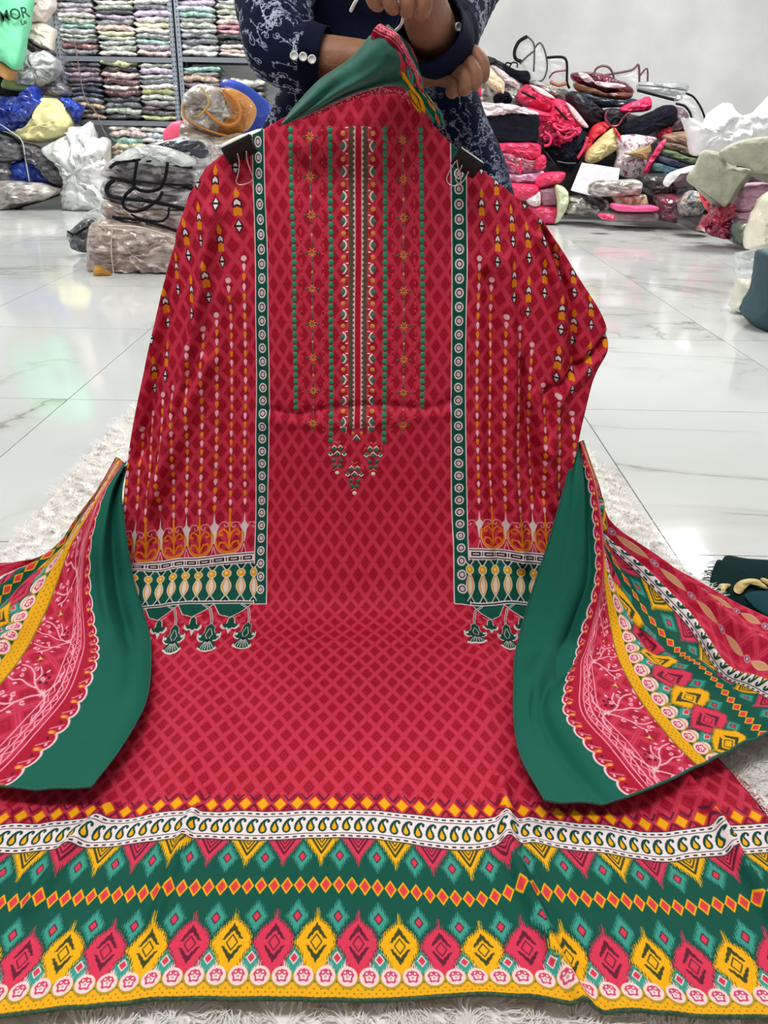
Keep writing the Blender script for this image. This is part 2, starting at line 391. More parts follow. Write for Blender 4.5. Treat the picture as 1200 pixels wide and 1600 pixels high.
def hemband(cv, V, xa, xb, rot=False, mir=1, A=lambda k: 1.0, hog=None):
    """the whole printed border; V maps the border's own height 0..1 markers to cloth coordinate"""
    R = (lambda a, b: (b, a)) if rot else (lambda a, b: (a, b))
    def rect(a0, a1, b0, b1, c): 
        p = [R(a0, b0), R(a1, b0), R(a1, b1), R(a0, b1)]; cv.poly(p, c)
    P = 41.0
    y = {k: V(k) for k in ('top', 'w0', 'w1', 'v1', 'td', 'ch', 'ud', 'og', 'ld', 'cl', 'y0', 'end')}
    sg = 1 if y['end'] > y['top'] else -1
    rect(xa, xb, y['w1'], y['end'], GRN)
    k0 = int(math.floor(xa/P))-1; k1 = int(math.ceil(xb/P))+1
    # wide red ground strip with gold squares
    if y['top'] != y['w0']:
        h = abs(y['w0']-y['top']); yc = (y['top']+y['w0'])/2
        for k in range(2*k0, 2*k1+1):
            x = k*P/2+P/4
            for t in (0, 1):
                xx = x+P/4; 
                cv.line([R(xx-P*.20, yc+sg*h*.62), R(xx, yc+sg*h*.06), R(xx+P*.20, yc+sg*h*.62)], 2.0, (96, 24, 48))
                cv.line([R(xx-P*.16, yc-sg*h*.62), R(xx, yc-sg*h*.22), R(xx+P*.16, yc-sg*h*.62)], 1.8, (84, 30, 58))
            cv.poly([R(x-P*.21, yc), R(x, yc-h*.50), R(x+P*.21, yc), R(x, yc+h*.50)], (218, 76, 40))
            cv.poly([R(x-P*.165, yc), R(x, yc-h*.40), R(x+P*.165, yc), R(x, yc+h*.40)], YEL)
    # paisley band
    rect(xa, xb, y['w0'], y['w1'], (238, 222, 224))
    wd = abs(y['w1']-y['w0']); wm = (y['w0']+y['w1'])/2
    for b_ in (y['w0'], y['w1'], y['w0']+sg*wd*.18, y['w1']-sg*wd*.18):
        rect(xa, xb, b_-.45, b_+.45, (30, 40, 44))
    k = int(xa/9)-1
    while k*9 < xb:
        for b_ in (y['w0']+sg*wd*.09, y['w1']-sg*wd*.09):
            cv.line([R(k*9-1.6, b_), R(k*9+1.6, b_)], 1.9, (26, 34, 36))
        k += 1
    for k in range(3*k0, 3*k1): paisley(cv, *R(k*P/3, wm+.3*sg), s=1.16 if not rot else wd*.031, rot=rot, fx=-1 if rot else 1, asp=A('w1')*(1 if rot else .84))
    # inverted half medallions
    hv = abs(y['v1']-y['w1'])
    for k in range(k0, k1+1):
        x = k*P; c = YEL if k % 2 else PNK; dk = (58, 66, 34) if k % 2 else (96, 26, 50)
        cv.poly([R(x-19, y['w1']), R(x+19, y['w1']), R(x+3, y['w1']+sg*hv*.72), R(x, y['v1']), R(x-3, y['w1']+sg*hv*.72)], c, 4.6, .5)
        for q, wq in ((.36, 2.4), (.22, 1.6), (.1, 1.2)):
            cv.line([R(x-30*q*.95, y['w1']+sg*1), R(x, y['w1']+sg*hv*(q*1.5)), R(x+30*q*.95, y['w1']+sg*1)], wq, dk)
        cv_t = R(x+P/2, y['td']); tdia(cv, cv_t[0], cv_t[1], 8.6, rot, asp=A('td'))
    rect(xa, xb, y['w1']-.5*sg-.5, y['w1']-.5*sg+.5, (30, 40, 44))
    for k in range(3*k0, 3*k1):
        x = (k+.5)*P/3; a = P/6*.98
        cv.poly([R(x-a, y['ch']), R(x, y['ch']-9.4*A('ch')), R(x+a, y['ch']), R(x, y['ch']+9.4*A('ch'))], YEL)
        cv.poly([R(x-a*.70, y['ch']), R(x, y['ch']-6.8*A('ch')), R(x+a*.70, y['ch']), R(x, y['ch']+6.8*A('ch'))], (222, 84, 40))
        cv.poly([R(x-a*.52, y['ch']), R(x, y['ch']-5.2*A('ch')), R(x+a*.52, y['ch']), R(x, y['ch']+5.2*A('ch'))], (214, 60, 76))
    # ground behind the clouds, yellow selvedge
    for k in range(2*k0, 2*k1+1):
        q = R(k*P/2+P/4, y['cl']-sg*2); cv.ell(q[0], q[1], 13 if rot else 9.5, 9.5 if rot else 14*A('cl'), (240, 204, 200))
    rect(xa, xb, y['y0'], y['end'], (236, 170, 22))
    for k in range(k0, k1+1):
        q = R(k*P+P/2, y['ud']); tdia(cv, q[0], q[1], 8.8, rot, asp=A('ud'))
        q = R(k*P+P/2, y['ld']); tdia(cv, q[0], q[1], 9.0, rot, True, asp=A('ld'))
        q = R(k*P, y['og']); ogee(cv, q[0], q[1], YEL if k % 2 else PNK, rot, 1.0 if hog else abs(y['cl']-y['ud'])/60., hh=hog or 31)
    for k in range(2*k0, 2*k1+1):
        q = R(k*P/2+P/4, y['cl']); cv.ell(q[0], q[1]+(0 if rot else 1.6), 10.4, 10.4*A('cl'), (176, 142, 36)); cloud(cv, q[0], q[1], 9.2, rot, A('cl'))
    rs = random.Random(4); e0, e1 = y['y0']+sg*5, y['end']-sg*2
    x = xa
    while x < xb:
        for t in (.1, .5, .9):
            q = R(x+(3.4 if t == .5 else 0), e0+(e1-e0)*t); cv.ell(q[0], q[1], .75, .75, (120, 112, 28))
        x += 6.8

# ---- kameez rows: (centre y, distance D, [(u, px, py) x 11])
ROWS = [
 (140, 1.372, [(-240, 322, 140), (-218, 345, 140), (-195, 370, 140), (-172, 394, 140), (-149, 411, 140), (0, 560, 140), (149, 704, 142), (172, 728, 143), (198, 752, 146), (225, 778, 150), (250, 800, 156)]),
 (205, 1.366, [(-243, 318, 205), (-220, 341, 205), (-196, 368, 205), (-172, 395, 205), (-149, 412, 205), (0, 560, 205), (149, 704, 207), (172, 728, 208), (200, 754, 210), (232, 786, 216), (262, 812, 228)]),
 (300, 1.355, [(-256, 297, 302), (-226, 330, 300), (-198, 366, 300), (-172, 397, 300), (-149, 414, 300), (0, 560, 300), (149, 705, 300), (172, 728, 300), (212, 768, 302), (256, 806, 307), (288, 838, 322)]),
 (400, 1.350, [(-300, 264, 402), (-255, 310, 402), (-212, 356, 401), (-172, 400, 400), (-149, 418, 400), (0, 560, 400), (149, 706, 400), (172, 729, 400), (228, 785, 402), (288, 845, 408), (345, 896, 422)]),
 (500, 1.346, [(-335, 242, 505), (-275, 300, 505), (-223, 350, 502), (-172, 401, 500), (-149, 419, 500), (0, 559, 500), (149, 706, 500), (172, 727, 500), (235, 790, 503), (305, 860, 508), (392, 948, 518)]),
 (600, 1.342, [(-365, 220, 608), (-295, 278, 606), (-233, 340, 602), (-172, 402, 600), (-149, 421, 600), (0, 559, 600), (149, 705, 600), (172, 726, 600), (238, 792, 602), (305, 854, 605), (372, 922, 606)]),
 (700, 1.336, [(-385, 201, 712), (-310, 263, 708), (-240, 332, 703), (-172, 401, 700), (-149, 420, 700), (0, 558, 700), (149, 705, 700), (172, 727, 700), (240, 792, 702), (298, 848, 703), (345, 900, 702)]),
 (800, 1.318, [(-390, 190, 815), (-315, 257, 809), (-240, 329, 803), (-172, 401, 800), (-149, 418, 800), (0, 558, 800), (149, 706, 800), (172, 729, 799), (235, 790, 799), (285, 838, 800), (340, 886, 803)]),
 (870, 1.292, [(-395, 182, 893), (-315, 256, 884), (-240, 328, 877), (-172, 399, 870), (-149, 417, 869), (0, 559, 868), (149, 709, 866), (172, 731, 865), (235, 793, 868), (287, 843, 872), (352, 900, 878)]),
 (945, 1.250, [(-410, 165, 960), (-322, 240, 953), (-242, 320, 947), (-172, 397, 944), (-149, 416, 944), (0, 560, 943), (149, 710, 942), (172, 734, 944), (240, 798, 946), (300, 855, 951), (395, 935, 960)]),
 (1020, 1.19, [(-430, 108, 1050), (-332, 213, 1036), (-243, 304, 1026), (-172, 378, 1021), (-149, 402, 1020), (0, 560, 1018), (149, 719, 1020), (172, 744, 1021), (243, 812, 1024), (318, 888, 1032), (420, 985, 1050)]),
 (1100, 1.1, [(-455, 40, 1136), (-342, 168, 1120), (-246, 281, 1108), (-172, 366, 1102), (-149, 392, 1101), (0, 560, 1100), (149, 728, 1100), (172, 754, 1101), (246, 838, 1107), (332, 935, 1116), (445, 1062, 1130)]),
 (1180, 1.0, [(-475, -22, 1214), (-352, 130, 1198), (-250, 256, 1187), (-172, 352, 1181), (-149, 380, 1180), (0, 560, 1178), (149, 741, 1180), (172, 769, 1182), (250, 863, 1190), (345, 978, 1200), (468, 1135, 1197)]),
 (1268, .9, [(-480, -83, 1300), (-360, 82, 1285), (-255, 220, 1274), (-172, 331, 1268), (-149, 361, 1268), (0, 560, 1267), (149, 760, 1279), (172, 790, 1276), (255, 902, 1288), (350, 1029, 1298), (475, 1206, 1284)]),
 (1312, .9, [(-480, -110, 1344), (-360, 60, 1330), (-255, 206, 1318), (-172, 321, 1311), (-149, 353, 1312), (0, 560, 1312), (149, 767, 1326), (172, 798, 1318), (255, 915, 1335), (350, 1048, 1344), (475, 1225, 1328)]),
 (1386, .8, [(-480, -156, 1425), (-360, 24, 1409), (-255, 180, 1398), (-172, 303, 1388), (-149, 338, 1386), (0, 560, 1386), (149, 782, 1400), (172, 816, 1391), (255, 940, 1408), (350, 1082, 1416), (475, 1268, 1398)]),
 (1475, .7, [(-480, -208, 1523), (-360, -16, 1507), (-255, 151, 1489), (-172, 284, 1477), (-149, 321, 1475), (0, 560, 1475), (149, 798, 1486), (172, 836, 1484), (255, 968, 1502), (350, 1120, 1510), (475, 1320, 1495)]),
 (1564, .6, [(-480, -262, 1616), (-360, -57, 1597), (-255, 124, 1577), (-172, 266, 1562), (-149, 305, 1562), (0, 560, 1564), (149, 815, 1560), (172, 856, 1566), (255, 997, 1582), (350, 1160, 1590), (475, 1385, 1590)])]
KN = np.array([-480, -360, -255, -172, -149, 0, 149, 172, 255, 360, 480], float)
KP = np.array([[[*hit(c[1], c[2], r[1], .035)] for c in r[2]] for r in ROWS])
KU = np.array([[c[0] for c in r[2]] for r in ROWS], float)
cl = KP[:, 5]; VR = np.concatenate([[0], np.cumsum(np.linalg.norm(np.diff(cl, axis=0), axis=1))])/U
YC = np.array([r[0] for r in ROWS], float)
def Vy(y): return float(np.interp(y, YC, VR))
VTOT = VR[-1]
def herm(x, Fv, q):
    x = np.asarray(x, float); q = np.clip(np.asarray(q, float), x[0], x[-1])
    sh = (-1,)+(1,)*(Fv.ndim-1); h = np.diff(x); d = np.diff(Fv, axis=0)/h.reshape(sh)
    m = np.empty_like(Fv); m[0] = d[0]; m[-1] = d[-1]
    m[1:-1] = (d[:-1]*h[1:].reshape(sh)+d[1:]*h[:-1].reshape(sh))/(h[:-1]+h[1:]).reshape(sh)
    i = np.clip(np.searchsorted(x, q, side='right')-1, 0, len(x)-2); t = ((q-x[i])/h[i]).reshape(sh); H = h[i].reshape(sh)
    return (2*t**3-3*t**2+1)*Fv[i]+(t**3-2*t**2+t)*H*m[i]+(-2*t**3+3*t**2)*Fv[i+1]+(t**3-t**2)*H*m[i+1]

cv = Canvas(-490, 490, -20, VTOT+4, 2.3, CRIM)
def gl(Y): return 1-.11*np.clip((Vy(640)-Y)/Vy(640), 0, 1)
cv.a[:] = lattice(cv, gl)
# ring stripes framing the centre panel
vS = Vy(944)
for s in (-1, 1):
    cv.rect(min(s*149, s*173), max(s*149, s*173), -20, vS+1, GRN)
    cv.line([(s*149, -20), (s*149, vS+1), (s*173, vS+1), (s*173, -20)], 1.7, WHT)
    v = 4
    while v < vS-6:
        cv.ell(s*161, v, 7.3, 7.3, WHT); cv.ell(s*161, v, 4.9, 4.9, BLK); cv.ell(s*161, v, 3.5, 3.5, (214, 196, 200)); v += 20
for s in (-1, 1):
    # little arrow figures
    def arrow(x, v):
        cv.poly([(x, v-14), (x+3, v-6), (x+1.6, v), (x-1.6, v), (x-3, v-6)], ORG)
        cv.poly([(x, v), (x+4.6, v+5), (x+4.6, v+13), (x, v+10), (x-4.6, v+13), (x-4.6, v+5)], BLK)
        cv.poly([(x, v+1.6), (x+3.2, v+5.6), (x+3.2, v+10.6), (x, v+8), (x-3.2, v+10.6), (x-3.2, v+5.6)], (238, 220, 222))
        cv.poly([(x, v+11.5), (x+4, v+14), (x+4.3, v+23), (x+1.2, v+24), (x, v+22), (x-1.2, v+24), (x-4.3, v+23), (x-4, v+14)], ORG)
        cv.poly([(x, v+27), (x+5, v+37), (x, v+48), (x-5, v+37)], BLK)
        cv.poly([(x, v+29), (x+2.9, v+36), (x-2.9, v+36)], (238, 220, 222)); cv.poly([(x, v+45), (x+2.9, v+38.5), (x-2.9, v+38.5)], (238, 220, 222))
    starts = [403, 436, 489, 508, 533, 597, 609, 640, 662, 690, 712, 735, 760, 775]
    for k in range(12):
        x = s*(196+24.5*k)
        lim = Vy(starts[min(13, int((24.5*k+4)/21.5))])-52
        v = Vy(262)+(0 if k % 2 else -38)+(k % 3)*9-76
        while v < lim:
            arrow(x, v); v += 76
    for k in range(12):
        x = s*(192+21.5*k); v = Vy(starts[k]); end = Vy(800)+(4 if k % 2 else -8)
        cv.ell(x, v, 4, 4, (228, 190, 196)); v += 12; j = 0
        while v < end:
            c = (240, 196, 204) if j % 2 == 0 else ORG
            cv.poly([(x-2.6, v-3), (x, v-6), (x+2.6, v-3), (x+2.2, v+1), (x, v+6), (x-2.2, v+1)], c); v += 13.8; j += 1
    # arabesque border
    y0, y1 = Vy(806), Vy(860); 
    for k in range(8):
        x = s*(192+43*k)
        cv.poly([(x, y0-8), (x+1.6, y0+8), (x+7, y0+14), (x+4, y0+20), (x+1.2, y0+38), (x-1.2, y0+38), (x-4, y0+20), (x-7, y0+14), (x-1.6, y0+8)], (226, 206, 208))
        for q in (-1, 1):
            cv.line([(x+q*5, y0+15), (x+q*9, y0+9), (x+q*15, y0+9)], 1.2, (226, 180, 190)); cv.curl(x+q*15, y0+14, 5, (226, 180, 190), 1.2, q, .8, -math.pi/2)
        xc = x+s*21.5; yc = y0+34
        P = [(xc+19.5*math.cos(a), yc-2+21*math.sin(a)) for a in [math.pi*(-.12+1.24*i/16) for i in range(17)]]
        cv.line(P, 4.2, OR2); cv.line([(a, b_+3.4) for a, b_ in P], 1.0, (232, 180, 190))
        cv.line([(xc, y0-2), (xc, y1-6)], 2.8, ORG); cv.poly([(xc, y0+2), (xc+3, y0+12), (xc, y0+22), (xc-3, y0+12)], ORG)
        for q in (-1, 1):
            cv.line([(xc, yc+14), (xc+q*6, yc+4), (xc+q*13, yc+3), (xc+q*14, yc+8)], 2.8, OR2)
            cv.line([(xc, yc+1), (xc+q*3, yc-10), (xc+q*9, yc-15), (xc+q*14, yc-12), (xc+q*14, yc-7), (xc+q*10, yc-7)], 2.6, OR2)
        cv.line([(x-4, y1+2), (x, y1-12), (x+4, y1+2)], 1.2, (232, 180, 190))
    def rr(a, b_, c0, c1, col): cv.rect(min(s*a, s*b_), max(s*a, s*b_), c0, c1, col)
    ya, yb, yc_, yd, ye = Vy(861), Vy(879), Vy(881), Vy(938), Vy(944.5)
    rr(174, 490, ya, yb, WHT); rr(174, 490, ya+2, ya+3.4, BLK); rr(174, 490, yb-3.4, yb-2, BLK)
    for k in range(15):
        x = 185+21*k; rr(x-7.5, x+7.5, ya+6, yb-6, BLK); rr(x-5, x+5, ya+8, yb-8, (226, 206, 210)); rr(x+9.6, x+11.2, ya+6, yb-6, BLK)
    rr(174, 490, yb, ye, GRN); rr(174, 490, yd, ye, WHT); rr(174, 490, yd+2.4, ye-1.8, BLK)
    H_ = yd-yb
    for k in range(16):
        x = s*(174+20.5*k)
        cv.line([(x-7, yb), (x-1, yb+H_*.15), (x+1, yb+H_*.15), (x+7, yb)], 1.8, (206, 206, 196)); cv.line([(x-3.4, yb), (x, yb+5), (x+3.4, yb)], 1.8, BLK)
        E = [(x+(2.2+5.2*math.sin(math.pi*i/10)**1.2)*q, yb+H_*(.33+.5*i/10)) for q, rg in ((1, range(11)), (-1, range(10, -1, -1))) for i in rg]
        cv.poly(E, (222, 214, 196)); cv.poly([(x+(a-x)*.78, (b_-yb-H_*.58)*.88+yb+H_*.58) for a, b_ in E], (222, 160, 60)); cv.poly([(x+(a-x)*.5, (b_-yb-H_*.58)*.76+yb+H_*.58) for a, b_ in E], (232, 210, 200))
        cv.ell(x, yb+H_*.23, 6.8, 6.8, (222, 214, 196)); cv.ell(x, yb+H_*.23, 5.4, 5.4, (226, 160, 40)); cv.ell(x-.6, yb+H_*.22, 2, 2, (250, 214, 120))
        cv.line([(x-6, yd), (x-1, yd-H_*.15), (x+1, yd-H_*.15), (x+6, yd)], 1.8, (206, 206, 196)); cv.line([(x-2.8, yd), (x, yd-5), (x+2.8, yd)], 1.6, BLK)
    # hanging flowers below
    for k in range(7):
        x = s*(176+53*k); vb = ye; af = (Vy(1010)-ye)/66
        sx = x+s*26.5
        cv.poly([(x-s*0, vb), (x+s*53, vb), (x+s*44, vb+13*af), (x+s*30, vb+17*af), (x+s*14, vb+9*af)], GRN)
        cv.line([(x+s*53, vb), (x+s*44, vb+13*af), (x+s*30, vb+17*af), (x+s*14, vb+9*af), (x, vb)], 1.2, WHT)
        cv.line([(x+s*15, vb+1), (x+s*4, vb+6*af), (x, vb+20*af), (x, vb+28*af)], 3.6, WHT); cv.line([(x+s*15, vb+1), (x+s*4, vb+6*af), (x, vb+20*af), (x, vb+28*af)], 1.4, (24, 70, 60))
        y_ = vb+25*af
        Fp = [(0, 0), (6, 5), (7, 14), (10, 18), (13, 14), (16, 15), (16, 22), (12, 27), (7, 28), (14, 36), (8, 41), (0, 43)]
        Fp = [(a, b_*af) for a, b_ in Fp]; Fp = Fp+[(-a, b_) for a, b_ in Fp[::-1]]
        cv.poly([(x+a*1.09, y_+b_*1.05-1) for a, b_ in Fp], (214, 206, 200)); cv.poly([(x+a*.95, y_+b_*.96+.4) for a, b_ in Fp], (12, 72, 60))
        for q in (-1, 1): cv.line([(x+q*1, y_+8*af), (x+q*5, y_+18*af), (x+q*1, y_+25*af)], 1.2, (214, 206, 200)); cv.ell(x+q*13, y_+19*af, 2.4, 2.4*af, (214, 206, 200))
        for a in (-9, -5.5, -2, 2, 5.5, 9): cv.line([(x+a*.3, y_+28*af), (x+a*1.15, y_+(40-abs(a)*.3)*af)], 1.3, (214, 206, 200))
        cv.ell(x, y_+27*af, 3.2, 2.4*af, (14, 20, 22))
        for q in (-1, 1): cv.curl(x+q*9, y_-3, 4, (220, 120, 140), 1.0, q, .9)
        y2 = vb+16*af
        G = [(0, 0), (4, 4), (5, 11), (8, 13), (10, 10), (11, 15), (7, 19), (3, 18), (0, 26)]; G = [(a*1.1, b_*af) for a, b_ in G]; G = G+[(-a, b_) for a, b_ in G[::-1]]
        cv.poly([(sx+a*1.15, y2+b_*1.08-1) for a, b_ in G], (214, 206, 200)); cv.poly([(sx+a*.85, y2+b_*.9+.6) for a, b_ in G], (12, 72, 60))
        cv.ell(sx, y2+21*af, 2, 3*af, (214, 206, 200))
        for q in (-1, 1): cv.line([(sx+q*3, y2+2), (sx+q*11, y2-3)], 1.0, (214, 206, 200))
hm = dict(top=1247, w0=1268, w1=1312, v1=1356, td=1341, ch=1386, ud=1436, og=1475, ld=1500, cl=1528, y0=1538, end=1566)
AS = lambda k: (Vy(hm[k]+10)-Vy(hm[k]-10))/20*(1.34+(hm[k]-1268)*.00125)
hemband(cv, lambda k: Vy(hm[k]), -490, 490, A=AS, hog=(Vy(1526)-Vy(1424))/2)
# printed ground of the neckline: placket, pink saw edge and grey bands
v0, v1 = Vy(197), Vy(668)
for s in (-1, 1):
    cv.rect(min(s*8.6, s*14), max(s*8.6, s*14), v0, v1, (92, 80, 66)); cv.rect(min(s*4.6, s*8.6), max(s*4.6, s*8.6), v0, v1, (240, 190, 196))
    v = v0
    while v < v1:
        cv.poly([(s*9, v), (s*5.4, v+3.5), (s*9, v+7)], (92, 80, 66)); v += 7.4
    cv.line([(s*16, v0), (s*16, v1)], .7, (196, 120, 60))
    for u in (90, 55):
        vv = v0+3
        e_ = Vy(655) if u == 90 else Vy(690)
        cv.line([(s*u, v0), (s*u, e_)], 2.2, (172, 14, 44))
    for u, e_ in ((102, Vy(637)), (43, Vy(696))):
        cv.line([(s*u, v0), (s*u, e_)], 3.2, (120, 60, 40))
cv.rect(-3.8, 3.8, v0, v1, (178, 22, 48))
IMG_K = cv.image('kameez_print')

def clothmat(name, img, bump=.25, rough=.72, tint=1.0):
    m = bpy.data.materials.new(name); m.use_nodes = True; nt = m.node_tree; b = nt.nodes['Principled BSDF']
    ti = nt.nodes.new('ShaderNodeTexImage'); ti.image = img; ti.interpolation = 'Cubic'; ti.extension = 'EXTEND'
    nt.links.new(ti.outputs[0], b.inputs['Base Color']); b.inputs['Roughness'].default_value = rough
    b.inputs['Specular IOR Level'].default_value = .15
    tc = nt.nodes.new('ShaderNodeTexCoord'); n = nt.nodes.new('ShaderNodeTexNoise'); n.inputs['Scale'].default_value = 9; n.inputs['Detail'].default_value = 6
    nt.links.new(tc.outputs['Object'], n.inputs[0]); w1 = nt.nodes.new('ShaderNodeTexNoise'); w1.inputs['Scale'].default_value = 420; nt.links.new(tc.outputs['Object'], w1.inputs[0])
    mx = nt.nodes.new('ShaderNodeMath'); mx.operation = 'MULTIPLY_ADD'; mx.inputs[1].default_value = .06; nt.links.new(w1.outputs[0], mx.inputs[0]); nt.links.new(n.outputs[0], mx.inputs[2])
    bp = nt.nodes.new('ShaderNodeBump'); bp.inputs['Strength'].default_value = bump; bp.inputs['Distance'].default_value = .02
    nt.links.new(mx.outputs[0], bp.inputs['Height']); nt.links.new(bp.outputs[0], b.inputs['Normal']); return m
M_kam = clothmat('kameez_cotton', IMG_K)

# ---- kameez surface
def proj(P):
    d = P-np.array(CAMP); z = d@np.array(FW); return np.stack([600+F*(d@np.array(CR))/z, 800-F*(d@np.array(CU))/z], -1)
def segdist(Q, pts):
    pts = np.array(pts, float); best = np.full(Q.shape[:-1], 1e9)
    for a, b_ in zip(pts[:-1], pts[1:]):
        d = b_-a; t = np.clip(((Q-a)@d)/(d@d), 0, 1)[..., None]; best = np.minimum(best, np.linalg.norm(Q-a-t*d, axis=-1))
    return best
# (polyline on the cloth in u, centre-y; width in units; height in metres)
CREASE = [([(-149, 640), (-100, 648), (-40, 636), (40, 632), (110, 640), (149, 628)], 6, -.006),
          ([(-160, 655), (-60, 662), (60, 655), (150, 645)], 9, .004),
          ([(-170, 195), (170, 195)], 2.2, -.003), ([(-170, 190), (170, 190)], 4, .002),
          ([(-390, 806), (-172, 802)], 2, -.0025), ([(172, 798), (350, 802)], 2, -.0025),
          ([(-250, 1006), (-80, 1012), (120, 1008)], 3, -.0022),
          ([(186, 1010), (176, 1120)], 16, .006), ([(176, 1220), (168, 1320), (176, 1400), (190, 1480), (205, 1566)], 7, .013),
          ([(190, 1250), (186, 1320), (194, 1400), (206, 1480), (226, 1566)], 7, -.005),
          ([(150, 850), (165, 960), (178, 1100)], 10, .006),
          ([(-190, 1240), (-196, 1290), (-200, 1360), (-206, 1440)], 6, .008),
          ([(-300, 1255), (-330, 1320), (-340, 1400)], 9, .006), ([(400, 1180), (420, 1290), (425, 1420)], 6, .012),
          ([(-250, 560), (-300, 700), (-345, 800), (-360, 900)], 14, .012), ([(-225, 330), (-262, 470), (-300, 640), (-330, 760)], 10, .016),
          ([(-290, 380), (-330, 560), (-362, 700)], 12, -.012), ([(-215, 480), (-222, 820)], 12, -.006),
          ([(205, 430), (215, 560), (212, 740), (222, 880)], 10, -.010), ([(232, 400), (246, 560), (242, 740), (256, 880)], 11, .012),
          ([(262, 560), (272, 640), (290, 780)], 8, -.012), ([(290, 360), (318, 460), (325, 600), (310, 700)], 9, .012),
          ([(300, 340), (332, 440), (345, 560)], 7, -.012), ([(402, 490), (372, 540), (330, 585), (300, 612)], 3.5, -.010), ([(408, 500), (380, 552), (340, 598), (312, 625)], 6, .007), ([(290, 620), (300, 700), (318, 790)], 9, .014)]
def ksurf(k, v, disp=True):
    """cloth point for column parameter k (n,) and v (m,) -> (m,n,3), u (m,n)"""
    A = herm(VR, KP, v); B = np.moveaxis(herm(KN, np.moveaxis(A, 1, 0), k), 0, 1)
    Ui = herm(VR, KU, v); Ui = herm(KN, Ui.T.copy(), k).T
    return B, Ui
def kdisp(B, Ui, v):
    du = np.gradient(B, axis=1); dv = np.gradient(B, axis=0); Nn = np.cross(du, dv); Nn /= np.linalg.norm(Nn, axis=-1, keepdims=True)+1e-12
    s = np.sign((Nn*(np.array(CAMP)-B)).sum(-1, keepdims=True)); Nn *= s
    yc = np.interp(v, VR, YC); Q = np.stack([Ui, np.broadcast_to(yc[:, None], Ui.shape)], -1)
    d = np.zeros(Ui.shape)
    for pts, wd, h in CREASE: d += h*(1.55 if min(abs(q_[0]) for q_ in pts) > 200 else 1)*np.exp(-(segdist(Q, pts)/wd)**2)
    return B+Nn*d[..., None], Nn
nk, nv = 250, 330
kk = np.linspace(-480, 480, nk); tt = np.linspace(0, 1, nv)
# shoulder line: top of the cloth as seen (u -> centre y)
SH = [(-256, 300), (-240, 262), (-210, 236), (-172, 210), (-149, 202), (-100, 178), (-60, 160), (0, 146), (60, 146), (90, 160), (149, 222), (172, 240), (200, 262), (240, 290), (280, 318), (300, 340)]
shu = [a for a, _ in SH]; shy = [b_ for _, b_ in SH]
u300 = herm(KN, KU[2], kk); vst = np.interp(np.interp(u300, shu, shy), YC, VR)
vg = vst[None]+(VTOT-vst[None])*tt[:, None]
# evaluate mapping on a dense regular grid and pick by v
vd = np.linspace(0, VTOT, 700); Bd, Ud = ksurf(kk, vd); Bd, Nd = kdisp(Bd, Ud, vd)
idx = vg/VTOT*699; i0 = np.clip(idx.astype(int), 0, 698); f = (idx-i0)[..., None]; jj = np.arange(nk)[None]
KB = Bd[i0, jj]*(1-f)+Bd[i0+1, jj]*f; KUU = Ud[i0, jj]*(1-f[..., 0])+Ud[i0+1, jj]*f[..., 0]
# soft random drape
for i in range(nv):
    for j in range(nk):
        p = Vector(KB[i, j]); s = .0035 if abs(KUU[i, j]) < 150 else .006
        q = mn.noise(Vector((KUU[i, j]*.016, vg[i, j]*.006, 0)))*s+mn.noise(Vector((KUU[i, j]*.04, vg[i, j]*.02, 5)))*s*.35
        hgt = KB[i, j, 2]
        if hgt > .08: KB[i, j, 1] += q
        else: KB[i, j, 2] = max(.012, hgt+q)
# cloth wraps back behind its visible silhouette
ext = []
hang = np.clip((KB[:, :, 2].mean(1)-.05)/.3, 0, 1)
def wrap(side):
    e = KB[:, 0] if side < 0 else KB[:, -1]; U_ = KUU[:, 0] if side < 0 else KUU[:, -1]; out = []; uo = []
    for a in range(1, 9):
        t = a/8; off = np.zeros_like(e)
        off[:, 0] = -side*(-math.sin(t*2.4)*.012+.055*t)*hang; off[:, 1] = (.07*t**.7)*hang; off[:, 2] = 0
        out.append(e+off); uo.append(U_+side*t*60*hang)
    return out, uo
wl, ul = wrap(-1); wr_, ur = wrap(1)
ALL = np.concatenate([np.stack(wl[::-1], 1), KB, np.stack(wr_, 1)], 1); ALU = np.concatenate([np.stack(ul[::-1], 1), KUU, np.stack(ur, 1)], 1)
VV = np.concatenate([np.repeat(vg[:, :1], 8, 1), vg, np.repeat(vg[:, -1:], 8, 1)], 1)
uvk = np.stack([(ALU+490)/980, 1-(VV+20)/(VTOT+24)], -1).reshape(-1, 2)
nc = nk+16
kroot = empty('embroidered_kameez', (0, 1.0, .01), 'crimson printed kameez panel held upright with its bordered hem spread toward the viewer', 'garment')
kam = mk('cloth_panel', ALL.reshape(-1, 3), gridf(nv, nc), M_kam, kroot, uv=uvk)
sd = kam.modifiers.new('thick', 'SOLIDIFY'); sd.thickness = .0012; sd.offset = -1
# frayed cut edge on the right
fry = []
for i in range(250, nv, 1):
    q = Vector(KB[i, -1]); k = rnd.random()
    if q.z < .08:
        for z_ in range(2): fry.append(tubev([q, q+Vector((rnd.uniform(.002, .008), rnd.uniform(-.004, .006), .001)), q+Vector((rnd.uniform(.004, .014), rnd.uniform(-.008, .010), -.002))], .0004, 3))
frayed = mk('frayed_threads', *join(fry), mat('crimson_thread', (200, 60, 84), .8), kroot); frayed['kind'] = 'stuff'
# overlocked hem thread
M_thr = mat('dark_green_thread', (22, 60, 44), .8, (70, 90, 60), 300)
edge = KB[-1]; V, Fc = tubev([Vector(p)+Vector((0, 0, .001+.0006*(i % 2))) for i, p in enumerate(edge)], .0022, 6)
mk('hem_stitching', V, Fc, M_thr, kroot)

